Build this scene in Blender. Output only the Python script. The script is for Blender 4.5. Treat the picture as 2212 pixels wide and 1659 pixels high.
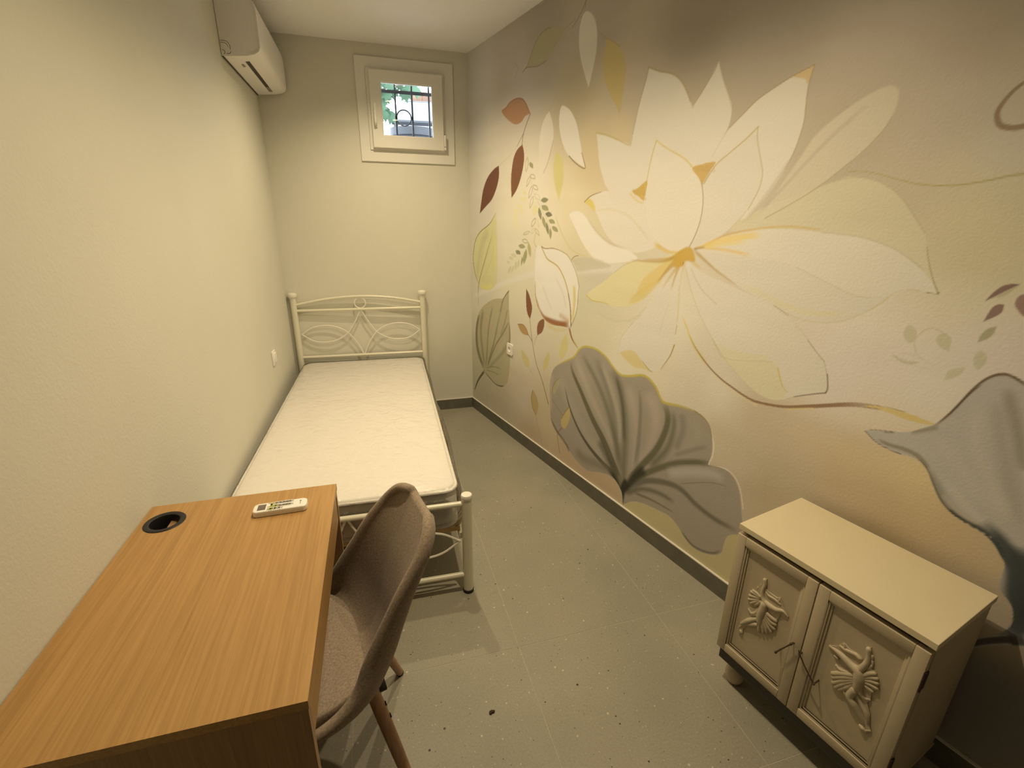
import bpy, bmesh, math, random
import numpy as np
from mathutils import Vector, Matrix

# ------------------------------------------------------------------ start clean
for o in list(bpy.data.objects): bpy.data.objects.remove(o, do_unlink=True)
SC = bpy.context.scene
COL = SC.collection
random.seed(7)

# ------------------------------------------------------------------ camera
cam_d = bpy.data.cameras.new('camera'); cam = bpy.data.objects.new('camera', cam_d); COL.objects.link(cam)
cam_d.sensor_fit = 'HORIZONTAL'; cam_d.sensor_width = 36.0; cam_d.lens = 16.59238
cam_d.clip_start = 0.02; cam_d.clip_end = 100
cam.matrix_world = Matrix([[0.960758, 0.079691, -0.265695, -0.75912], [-0.277165, 0.31424, -0.907983, -3.80347], [0.011134, 0.945993, 0.323996, 1.53574], [0, 0, 0, 1]])
SC.camera = cam

# ------------------------------------------------------------------ view, sky, lamps' strength
SC.view_settings.view_transform = 'Standard'; SC.view_settings.look = 'None'
SC.view_settings.gamma = 1.0; SC.view_settings.use_curve_mapping = False
SC.view_settings.exposure = 0.09
world = bpy.data.worlds.new('sky'); SC.world = world; world.use_nodes = True
_bg = world.node_tree.nodes['Background']
_bg.inputs['Color'].default_value = (0.86, 0.93, 1.0, 1); _bg.inputs['Strength'].default_value = 8.0
WARM = (1.0, 0.80, 0.50)
# the recessed ceiling downlights: x, y, watts
LAMPS = [(-0.60, -0.745, 59.0), (-0.47, -1.66, 48.0), (-0.36, -2.58, 88.0)]
LAMP_R = 0.02; LAMP_ANGLE = math.radians(140); LAMP_BLEND = 1.0
GLOW = 14.0

# ------------------------------------------------------------------ room measures
W = 1.37806; H = 2.64874; AW = 0.23811; YL = -0.00612; YB = -6.6
def left_x(y): return -W - math.tan(YL) * y
def right_x(y): return -AW * y
TR = Vector((AW, -1, 0)).normalized()        # along the right wall, towards the camera
NR = Vector((1, AW, 0)).normalized()         # out of the room through the right wall
def on_right(u, z, off=0.0):                 # off > 0: into the room
    p = TR * u - NR * off
    return Vector((p.x, p.y, z))

# ------------------------------------------------------------------ materials
def srgb(r, g, b):
    return tuple((c / 12.92 if c <= .04045 else ((c + .055) / 1.055) ** 2.4) for c in (r / 255, g / 255, b / 255)) + (1,)
def mat(name, col, rough=.5, metal=0, spec=.5, var=0.0, vscale=8, bump=0.0, bscale=60, stretch=None, col2=None, sheen=0, coat=0):
    m = bpy.data.materials.new(name); m.use_nodes = True
    nt = m.node_tree; b = nt.nodes['Principled BSDF']
    c = tuple(col[:3]) + (1,)
    b.inputs['Base Color'].default_value = c; b.inputs['Roughness'].default_value = rough
    b.inputs['Metallic'].default_value = metal; b.inputs['Specular IOR Level'].default_value = spec
    if sheen: b.inputs['Sheen Weight'].default_value = sheen
    if coat: b.inputs['Coat Weight'].default_value = coat; b.inputs['Coat Roughness'].default_value = .15
    if var or bump:
        tc = nt.nodes.new('ShaderNodeTexCoord'); mp = nt.nodes.new('ShaderNodeMapping')
        nt.links.new(tc.outputs['Object'], mp.inputs['Vector'])
        if stretch: mp.inputs['Scale'].default_value = stretch
    if var:
        n = nt.nodes.new('ShaderNodeTexNoise'); n.inputs['Scale'].default_value = vscale; n.inputs['Detail'].default_value = 5
        nt.links.new(mp.outputs[0], n.inputs['Vector'])
        r = nt.nodes.new('ShaderNodeValToRGB')
        r.color_ramp.elements[0].position = .3; r.color_ramp.elements[1].position = .7
        a = c; d = (tuple(col2[:3]) + (1,)) if col2 else tuple(max(0, x * (1 - var)) for x in c[:3]) + (1,)
        r.color_ramp.elements[0].color = d; r.color_ramp.elements[1].color = a
        nt.links.new(n.outputs['Fac'], r.inputs['Fac']); nt.links.new(r.outputs['Color'], b.inputs['Base Color'])
    if bump:
        n2 = nt.nodes.new('ShaderNodeTexNoise'); n2.inputs['Scale'].default_value = bscale; n2.inputs['Detail'].default_value = 4
        nt.links.new(mp.outputs[0], n2.inputs['Vector'])
        bp = nt.nodes.new('ShaderNodeBump'); bp.inputs['Strength'].default_value = bump; bp.inputs['Distance'].default_value = .01
        nt.links.new(n2.outputs['Fac'], bp.inputs['Height']); nt.links.new(bp.outputs['Normal'], b.inputs['Normal'])
    return m
def emat(name, col, s):
    m = bpy.data.materials.new(name); m.use_nodes = True; nt = m.node_tree
    b = nt.nodes['Principled BSDF']; b.inputs['Base Color'].default_value = tuple(col) + (1,)
    b.inputs['Emission Color'].default_value = tuple(col) + (1,); b.inputs['Emission Strength'].default_value = s
    return m

M = {}
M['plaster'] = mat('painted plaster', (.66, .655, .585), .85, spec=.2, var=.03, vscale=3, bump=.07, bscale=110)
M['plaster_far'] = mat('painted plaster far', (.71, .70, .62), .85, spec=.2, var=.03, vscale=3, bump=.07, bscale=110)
M['ceiling'] = mat('ceiling paint', (.88, .88, .88), .9, spec=.1, var=.02, vscale=2, bump=.04, bscale=80)
M['grout'] = mat('grout', (.45, .425, .345), .9, var=.2, vscale=30)
M['stone'] = mat('skirting stone', (.15, .145, .115), .55, var=.25, vscale=14, bump=.05)
M['caulk'] = mat('caulk bead', (.70, .68, .62), .7, var=.06, vscale=30)
M['ivory'] = mat('ivory enamel', (.76, .745, .62), .28, spec=.5, var=.02, vscale=6)
M['wire'] = mat('white enamel wire', (.80, .77, .70), .25, spec=.5, var=.02, vscale=6)
M['rubber'] = mat('black rubber', (.015, .015, .015), .6, var=.2, vscale=20)
M['pine'] = mat('pine slat', (.62, .42, .20), .55, var=.25, vscale=6, stretch=(1, 14, 14))
M['mattress'] = mat('mattress ticking', (.77, .745, .715), .8, spec=.2, var=.03, vscale=40, bump=.15, bscale=140)
M['piping'] = mat('mattress piping', (.83, .81, .77), .7, var=.12, vscale=160)
M['pvc'] = mat('white window plastic', (.80, .79, .74), .35, var=.02, vscale=4)
M['white'] = mat('white plastic', (.86, .84, .81), .4, var=.02, vscale=6)
M['acwhite'] = mat('air conditioner plastic', (.86, .84, .82), .38, var=.02, vscale=6)
M['dark'] = mat('dark slot', (.03, .022, .02), .5, var=.2, vscale=20)
M['greyslot'] = mat('grey louvre', (.25, .22, .17), .5, var=.1, vscale=20)
M['iron'] = mat('painted iron', (.030, .032, .04), .5, var=.2, vscale=20)
M['fabric'] = mat('heather fabric', (.37, .295, .225), .95, spec=.1, var=.4, vscale=210, bump=.10, bscale=420, sheen=.15)
M['beech'] = mat('beech leg', (.50, .30, .19), .45, var=.25, vscale=9, stretch=(12, 12, 1))
M['blackmetal'] = mat('black metal', (.02, .018, .018), .4, metal=.4, var=.1, vscale=20)
M['cream'] = mat('cream cabinet paint shaded', (.50, .425, .305), .55, var=.07, vscale=5, bump=.06, bscale=60)  # same cream as the top, darkened: shade of doors and sides in the colour
M['cream_lit'] = mat('cream cabinet top lit', (.68, .60, .42), .5, var=.04, vscale=4, bump=.05, bscale=60)  # lit copy of the cabinet cream, lighter because the lamps strike the top
M['darkplinth'] = mat('dark plinth', (.055, .05, .045), .6, var=.2, vscale=10)
M['twig'] = mat('worn bronze handle', (.12, .085, .055), .45, metal=.5, var=.4, vscale=60)
M['rust'] = mat('rusty hinge', (.035, .02, .015), .7, var=.4, vscale=60)
M['blackcup'] = mat('black grommet', (.012, .012, .016), .45, var=.1, vscale=20)
M['lcd'] = mat('remote screen', (.16, .13, .11), .25, var=.05, vscale=30)
M['green'] = mat('green rubber button', (.38, .42, .06), .5, var=.05, vscale=30)
M['btn'] = mat('grey rubber button', (.68, .66, .62), .5, var=.05, vscale=30)
M['print'] = mat('grey print', (.26, .23, .21), .6, var=.1, vscale=40)
M['grime'] = mat('grime crumb', (.05, .03, .015), .9, var=.4, vscale=200)
M['leaf'] = mat('vine leaf', (.055, .13, .065), .6, var=.4, vscale=12)
M['branch'] = mat('vine branch', (.20, .15, .10), .8, var=.3, vscale=20)
M['roof'] = mat('roof tile clay', (.22, .12, .075), .8, var=.4, vscale=12)
M['awning'] = mat('grey awning sheet', (.075, .09, .105), .6, var=.1, vscale=6)
M['render'] = mat('pale render', (.34, .35, .36), .9, var=.1, vscale=5)
M['chrome'] = mat('lamp trim', (.80, .78, .74), .3, var=.02, vscale=6)
M['glow'] = emat('lamp glow', (1.0, .82, .52), GLOW)

def tile_mat():
    m = bpy.data.materials.new('terrazzo tile'); m.use_nodes = True; nt = m.node_tree; b = nt.nodes['Principled BSDF']
    N = nt.nodes.new; L = nt.links.new
    geo = N('ShaderNodeNewGeometry'); oi = N('ShaderNodeObjectInfo')
    base = N('ShaderNodeTexNoise'); base.inputs['Scale'].default_value = 2.2; base.inputs['Detail'].default_value = 6
    L(geo.outputs['Position'], base.inputs['Vector'])
    r = N('ShaderNodeValToRGB'); r.color_ramp.elements[0].position = .3; r.color_ramp.elements[1].position = .72
    r.color_ramp.elements[0].color = (.268, .258, .205, 1); r.color_ramp.elements[1].color = (.335, .310, .252, 1)
    L(base.outputs['Fac'], r.inputs['Fac'])
    fine = N('ShaderNodeTexNoise'); fine.inputs['Scale'].default_value = 160; fine.inputs['Detail'].default_value = 3
    L(geo.outputs['Position'], fine.inputs['Vector'])
    mf = N('ShaderNodeMixRGB'); mf.blend_type = 'OVERLAY'; mf.inputs['Fac'].default_value = .22
    L(r.outputs[0], mf.inputs[1]); L(fine.outputs['Fac'], mf.inputs[2])
    prev = mf.outputs[0]
    for sc, th, col, seed in ((48, .10, (.54, .49, .39, 1), 0), (95, .12, (.46, .42, .33, 1), 7.3), (38, .075, (.03, .025, .018, 1), 3.1), (80, .085, (.07, .055, .04, 1), 5.7)):
        mp = N('ShaderNodeMapping'); mp.inputs['Location'].default_value = (seed, seed * 1.7, 0); L(geo.outputs['Position'], mp.inputs['Vector'])
        v = N('ShaderNodeTexVoronoi'); v.inputs['Scale'].default_value = sc; L(mp.outputs[0], v.inputs['Vector'])
        # only some cells carry a chip
        sep = N('ShaderNodeSeparateColor'); L(v.outputs['Color'], sep.inputs[0])
        pick = N('ShaderNodeMath'); pick.operation = 'GREATER_THAN'; pick.inputs[1].default_value = .82 if sc in (38, 80) else .80; L(sep.outputs[0], pick.inputs[0])
        sz = N('ShaderNodeMath'); sz.operation = 'MULTIPLY'; sz.inputs[1].default_value = th * 2.0; L(sep.outputs[1], sz.inputs[0])
        lt = N('ShaderNodeMath'); lt.operation = 'LESS_THAN'; L(v.outputs['Distance'], lt.inputs[0]); L(sz.outputs[0], lt.inputs[1])
        mu = N('ShaderNodeMath'); mu.operation = 'MULTIPLY'; L(pick.outputs[0], mu.inputs[0]); L(lt.outputs[0], mu.inputs[1])
        mx = N('ShaderNodeMixRGB'); L(mu.outputs[0], mx.inputs['Fac']); L(prev, mx.inputs[1]); mx.inputs[2].default_value = col
        prev = mx.outputs[0]
    L(prev, b.inputs['Base Color']); b.inputs['Roughness'].default_value = .5; b.inputs['Specular IOR Level'].default_value = .35
    return m
M['tile'] = tile_mat()

def wood_mat(name, ca, cb, along):
    m = bpy.data.materials.new(name); m.use_nodes = True; nt = m.node_tree; b = nt.nodes['Principled BSDF']
    N = nt.nodes.new; L = nt.links.new
    tc = N('ShaderNodeTexCoord'); mp = N('ShaderNodeMapping'); L(tc.outputs['Object'], mp.inputs['Vector'])
    s = [9, 9, 9]; s[along] = .55; mp.inputs['Scale'].default_value = s
    n1 = N('ShaderNodeTexNoise'); n1.inputs['Scale'].default_value = 1.6; n1.inputs['Detail'].default_value = 4; n1.inputs['Distortion'].default_value = .6; L(mp.outputs[0], n1.inputs['Vector'])
    w = N('ShaderNodeMath'); w.operation = 'MULTIPLY'; w.inputs[1].default_value = 40; L(n1.outputs['Fac'], w.inputs[0])
    sn = N('ShaderNodeMath'); sn.operation = 'SINE'; L(w.outputs[0], sn.inputs[0])
    mp2 = N('ShaderNodeMapping'); s2 = [230, 230, 230]; s2[along] = 5.0; mp2.inputs['Scale'].default_value = s2; L(tc.outputs['Object'], mp2.inputs['Vector'])
    n2 = N('ShaderNodeTexNoise'); n2.inputs['Scale'].default_value = 1.0; n2.inputs['Detail'].default_value = 3; L(mp2.outputs[0], n2.inputs['Vector'])
    a = N('ShaderNodeMath'); a.operation = 'MULTIPLY_ADD'; a.inputs[1].default_value = .055; a.inputs[2].default_value = .5; L(sn.outputs[0], a.inputs[0])
    c = N('ShaderNodeMath'); c.operation = 'MULTIPLY_ADD'; c.inputs[1].default_value = .95; L(n2.outputs['Fac'], c.inputs[0]); L(a.outputs[0], c.inputs[2])
    d = N('ShaderNodeMath'); d.operation = 'SUBTRACT'; d.inputs[1].default_value = .475; L(c.outputs[0], d.inputs[0])
    e = N('ShaderNodeMath'); e.operation = 'MULTIPLY_ADD'; e.inputs[1].default_value = .45; L(n1.outputs['Fac'], e.inputs[0]); L(d.outputs[0], e.inputs[2])
    f = N('ShaderNodeMath'); f.operation = 'SUBTRACT'; f.inputs[1].default_value = .22; L(e.outputs[0], f.inputs[0])
    r = N('ShaderNodeValToRGB'); r.color_ramp.elements[0].position = .2; r.color_ramp.elements[1].position = .75
    r.color_ramp.elements[0].color = tuple(ca) + (1,); r.color_ramp.elements[1].color = tuple(cb) + (1,)
    L(f.outputs[0], r.inputs['Fac']); L(r.outputs[0], b.inputs['Base Color'])
    b.inputs['Roughness'].default_value = .42; b.inputs['Specular IOR Level'].default_value = .4
    return m
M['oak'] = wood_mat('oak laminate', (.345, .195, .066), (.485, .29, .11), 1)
M['oak_shaded'] = wood_mat('oak laminate side shaded', (.26, .15, .07), (.38, .235, .115), 2)  # darker copy of the desk oak; shade of the unlit near face coloured in

def film_mat():
    m = bpy.data.materials.new('clear plastic film'); m.use_nodes = True; nt = m.node_tree
    N = nt.nodes.new; L = nt.links.new
    nt.nodes.remove(nt.nodes['Principled BSDF']); out = nt.nodes['Material Output']
    tr = N('ShaderNodeBsdfTransparent'); tr.inputs['Color'].default_value = (.95, .95, .94, 1)
    gl = N('ShaderNodeBsdfGlossy'); gl.inputs['Roughness'].default_value = .12; gl.inputs['Color'].default_value = (1, 1, 1, 1)
    tc = N('ShaderNodeTexCoord'); n = N('ShaderNodeTexNoise'); n.inputs['Scale'].default_value = 14; n.inputs['Detail'].default_value = 5; n.inputs['Distortion'].default_value = 1.5
    L(tc.outputs['Object'], n.inputs['Vector'])
    bp = N('ShaderNodeBump'); bp.inputs['Strength'].default_value = .45; bp.inputs['Distance'].default_value = .015; L(n.outputs['Fac'], bp.inputs['Height']); L(bp.outputs[0], gl.inputs['Normal'])
    fr = N('ShaderNodeFresnel'); fr.inputs['IOR'].default_value = 1.33; L(bp.outputs[0], fr.inputs['Normal'])
    mx = N('ShaderNodeMixShader'); L(fr.outputs[0], mx.inputs[0]); L(tr.outputs[0], mx.inputs[1]); L(gl.outputs[0], mx.inputs[2]); L(mx.outputs[0], out.inputs['Surface'])
    return m
M['film'] = film_mat()
def glass_mat():
    m = bpy.data.materials.new('window glass'); m.use_nodes = True; nt = m.node_tree
    N = nt.nodes.new; L = nt.links.new
    nt.nodes.remove(nt.nodes['Principled BSDF']); out = nt.nodes['Material Output']
    tr = N('ShaderNodeBsdfTransparent'); tr.inputs['Color'].default_value = (.95, .98, 1, 1)
    gl = N('ShaderNodeBsdfGlossy'); gl.inputs['Roughness'].default_value = .02
    fr = N('ShaderNodeFresnel'); fr.inputs['IOR'].default_value = 1.45
    mx = N('ShaderNodeMixShader'); L(fr.outputs[0], mx.inputs[0]); L(tr.outputs[0], mx.inputs[1]); L(gl.outputs[0], mx.inputs[2]); L(mx.outputs[0], out.inputs['Surface'])
    return m
M['glass'] = glass_mat()

# ------------------------------------------------------------------ mesh helpers
class MB:
    """collects shapes, links them as ONE mesh object"""
    def __init__(s): s.v = []; s.f = []
    def add(s, vs, fs):
        o = len(s.v); s.v += [tuple(x) for x in vs]; s.f += [tuple(i + o for i in f) for f in fs]; return s
    def box(s, a, b, bev=0.0, mx=None):
        bm = bmesh.new(); bmesh.ops.create_cube(bm, size=1)
        a = Vector(a); b = Vector(b); c = (a + b) / 2; d = b - a
        for v in bm.verts: v.co = Vector((c.x + v.co.x * d.x, c.y + v.co.y * d.y, c.z + v.co.z * d.z))
        if bev: bmesh.ops.bevel(bm, geom=bm.edges[:], offset=bev, segments=2, profile=.5, affect='EDGES', clamp_overlap=True)
        s._bm(bm, mx); return s
    def _bm(s, bm, mx=None):
        bm.verts.index_update()
        s.add([(mx @ v.co if mx else v.co.copy()) for v in bm.verts], [[v.index for v in f.verts] for f in bm.faces]); bm.free()
    def prism(s, pts, d, bev=0.0):
        """pts: planar loop of Vectors, extruded by vector d"""
        n = len(pts); d = Vector(d); P = [Vector(p) for p in pts]
        s.add(P + [p + d for p in P], [tuple(range(n))[::-1], tuple(range(n, 2 * n))] + [(i, (i + 1) % n, n + (i + 1) % n, n + i) for i in range(n)]); return s
    def tube(s, pts, r, n=10, closed=False, cap=True, flat=None):
        """swept round bar; r a number or list; flat=(normal, factor) squashes across a plane"""
        P = [Vector(p) for p in pts]; k = len(P); R = r if isinstance(r, (list, tuple)) else [r] * k
        T = []
        for i in range(k):
            if closed: t = P[(i + 1) % k] - P[i - 1]
            else: t = P[min(i + 1, k - 1)] - P[max(i - 1, 0)]
            T.append(t.normalized())
        up = Vector((0, 0, 1)) if abs(T[0].z) < .9 else Vector((1, 0, 0))
        u = (up - T[0] * up.dot(T[0])).normalized(); vs = []
        for i in range(k):
            u = (u - T[i] * u.dot(T[i])).normalized(); w = T[i].cross(u)
            for j in range(n):
                a = 2 * math.pi * j / n; o = (u * math.cos(a) + w * math.sin(a)) * R[i]
                if flat: o = o - flat[0] * (o.dot(flat[0]) * (1 - flat[1]))
                vs.append(P[i] + o)
        fs = []
        for i in range(k if closed else k - 1):
            for j in range(n):
                a = i * n + j; b = i * n + (j + 1) % n; i2 = (i + 1) % k
                fs.append((a, b, i2 * n + (j + 1) % n, i2 * n + j))
        if cap and not closed:
            fs.append(tuple(range(n))[::-1]); fs.append(tuple((k - 1) * n + j for j in range(n)))
        s.add(vs, fs); return s
    def lathe(s, c, prof, n=24, axis='z', rot=None):
        """prof: (radius, height) list round +Z at c"""
        vs = []; k = len(prof); c = Vector(c)
        for r, h in prof:
            for j in range(n):
                a = 2 * math.pi * j / n; p = Vector((r * math.cos(a), r * math.sin(a), h))
                vs.append(c + (rot @ p if rot else p))
        fs = [(i * n + j, i * n + (j + 1) % n, (i + 1) * n + (j + 1) % n, (i + 1) * n + j) for i in range(k - 1) for j in range(n)]
        if prof[0][0] > 1e-5: fs.append(tuple(range(n))[::-1])
        if prof[-1][0] > 1e-5: fs.append(tuple((k - 1) * n + j for j in range(n)))
        s.add(vs, fs); return s
    def grid(s, rows, closed_u=False):
        """rows of equal length of Vectors"""
        k = len(rows); n = len(rows[0])
        s.add([p for r in rows for p in r], [(i * n + j, i * n + (j + 1) % n, (i + 1) * n + (j + 1) % n, (i + 1) * n + j) for i in range(k - 1) for j in range(n if closed_u else n - 1)]); return s
    def build(s, name, m, parent=None, smooth=True, angle=35, loc=None):
        me = bpy.data.meshes.new(name); me.from_pydata([tuple(v) for v in s.v], [], s.f)
        bm = bmesh.new(); bm.from_mesh(me); bmesh.ops.remove_doubles(bm, verts=bm.verts, dist=1e-6)
        bmesh.ops.recalc_face_normals(bm, faces=bm.faces); bm.to_mesh(me); bm.free()
        me.materials.append(m)
        o = bpy.data.objects.new(name, me); COL.objects.link(o)
        if smooth:
            for p in me.polygons: p.use_smooth = True
            try: me.set_sharp_from_angle(angle=math.radians(angle))
            except Exception: pass
        if parent: o.parent = parent
        if loc: o.location = loc
        return o
def empty(name, label=None, cat=None, loc=(0, 0, 0), rz=0, group=None, kind=None, mw=None):
    o = bpy.data.objects.new(name, None); COL.objects.link(o); o.empty_display_size = .1
    if mw is not None: o.matrix_world = mw
    else: o.location = loc; o.rotation_euler = (0, 0, rz)
    return tag(o, label, cat, group, kind)
def tag(o, label=None, cat=None, group=None, kind=None):
    if label: o['label'] = label
    if cat: o['category'] = cat
    if group: o['group'] = group
    if kind: o['kind'] = kind
    return o
def cr(pts, n=8, closed=False):
    """Catmull-Rom through points (Vectors)"""
    P = [Vector(p) for p in pts]; k = len(P); out = []
    for i in range(k if closed else k - 1):
        p0 = P[i - 1] if (closed or i > 0) else P[0] * 2 - P[1]
        p1 = P[i]; p2 = P[(i + 1) % k]; p3 = P[(i + 2) % k] if (closed or i + 2 < k) else p2 * 2 - p1
        for j in range(n):
            t = j / n
            out.append(.5 * ((2 * p1) + (p2 - p0) * t + (2 * p0 - 5 * p1 + 4 * p2 - p3) * t * t + (3 * p1 - p0 - 3 * p2 + p3) * t ** 3))
    if not closed: out.append(P[-1])
    return out

# ---- painted mural: ground tones (u cm, z cm, r, g, b) and brush shapes on the wall, in wall centimetres
BG=np.array([[14.7,238.1,0.649,0.643,0.647],[20.5,172.5,0.673,0.66,0.627],[10.7,105.0,0.665,0.66,0.603],[-0.7,33.0,0.583,0.572,0.466],[34.1,19.1,0.575,0.529,0.438],[66.5,233.0,0.534,0.49,0.45],[100.8,251.6,0.421,0.392,0.346],[147.4,242.2,0.481,0.442,0.397],[202.3,226.1,0.455,0.412,0.369],[241.2,209.9,0.501,0.459,0.417],[268.2,204.8,0.59,0.539,0.504],[293.7,197.7,0.512,0.46,0.408],[288.1,185.6,0.587,0.54,0.506],[300.6,183.2,0.565,0.538,0.479],[286.6,172.1,0.595,0.55,0.517],[303.1,170.4,0.644,0.626,0.613],[268.6,177.6,0.542,0.502,0.435],[132.5,215.5,0.534,0.479,0.358],[160.8,210.1,0.594,0.542,0.451],[176.0,207.1,0.59,0.537,0.486],[166.1,192.4,0.712,0.629,0.454],[142.8,187.1,0.703,0.619,0.451],[128.9,165.9,0.817,0.761,0.6],[143.2,144.8,0.742,0.706,0.559],[95.9,169.5,0.833,0.812,0.749],[75.6,118.7,0.742,0.739,0.64],[68.6,147.9,0.784,0.775,0.694],[111.6,156.4,0.825,0.796,0.694],[156.6,126.8,0.659,0.648,0.595],[146.5,110.8,0.677,0.675,0.582],[83.2,76.0,0.725,0.702,0.621],[155.9,97.2,0.735,0.716,0.599],[182.2,90.7,0.798,0.779,0.685],[84.5,39.4,0.648,0.591,0.528],[50.0,8.9,0.566,0.519,0.428],[114.5,32.9,0.622,0.549,0.426],[98.3,9.3,0.54,0.449,0.351],[142.0,11.9,0.568,0.461,0.351],[209.0,112.1,0.818,0.814,0.767],[237.1,88.7,0.79,0.779,0.74],[204.2,89.5,0.793,0.757,0.673],[226.4,83.2,0.745,0.71,0.65],[242.6,70.4,0.661,0.594,0.494],[252.3,64.3,0.653,0.596,0.52],[256.0,85.6,0.648,0.575,0.476],[275.3,84.2,0.707,0.621,0.481],[273.3,70.7,0.605,0.54,0.451],[263.4,57.8,0.559,0.484,0.373],[246.5,48.6,0.589,0.516,0.468],[285.6,71.6,0.571,0.482,0.36],[289.5,85.4,0.698,0.605,0.433],[298.7,73.6,0.595,0.495,0.361],[305.2,86.5,0.784,0.684,0.456],[311.4,70.0,0.634,0.524,0.36],[301.1,63.3,0.52,0.418,0.276],[320.3,68.1,0.602,0.504,0.364],[325.3,56.3,0.633,0.558,0.466],[334.4,31.9,0.224,0.214,0.225],[326.2,31.8,0.28,0.249,0.255],[283.0,114.2,0.823,0.804,0.838],[278.8,102.2,0.822,0.79,0.834],[295.1,114.6,0.848,0.813,0.86],[300.6,135.3,0.781,0.762,0.661],[280.5,125.4,0.832,0.809,0.811],[292.0,127.5,0.821,0.798,0.789],[308.3,123.2,0.812,0.782,0.813],[315.0,124.8,0.791,0.76,0.784],[292.1,102.1,0.837,0.784,0.737],[301.8,109.7,0.86,0.86,0.86],[299.5,158.2,0.725,0.694,0.529],[308.0,158.0,0.71,0.679,0.531],[293.5,163.8,0.657,0.618,0.511],[306.9,146.3,0.701,0.675,0.503],[283.8,162.0,0.61,0.565,0.459],[300.8,145.9,0.666,0.633,0.484]])
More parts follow.
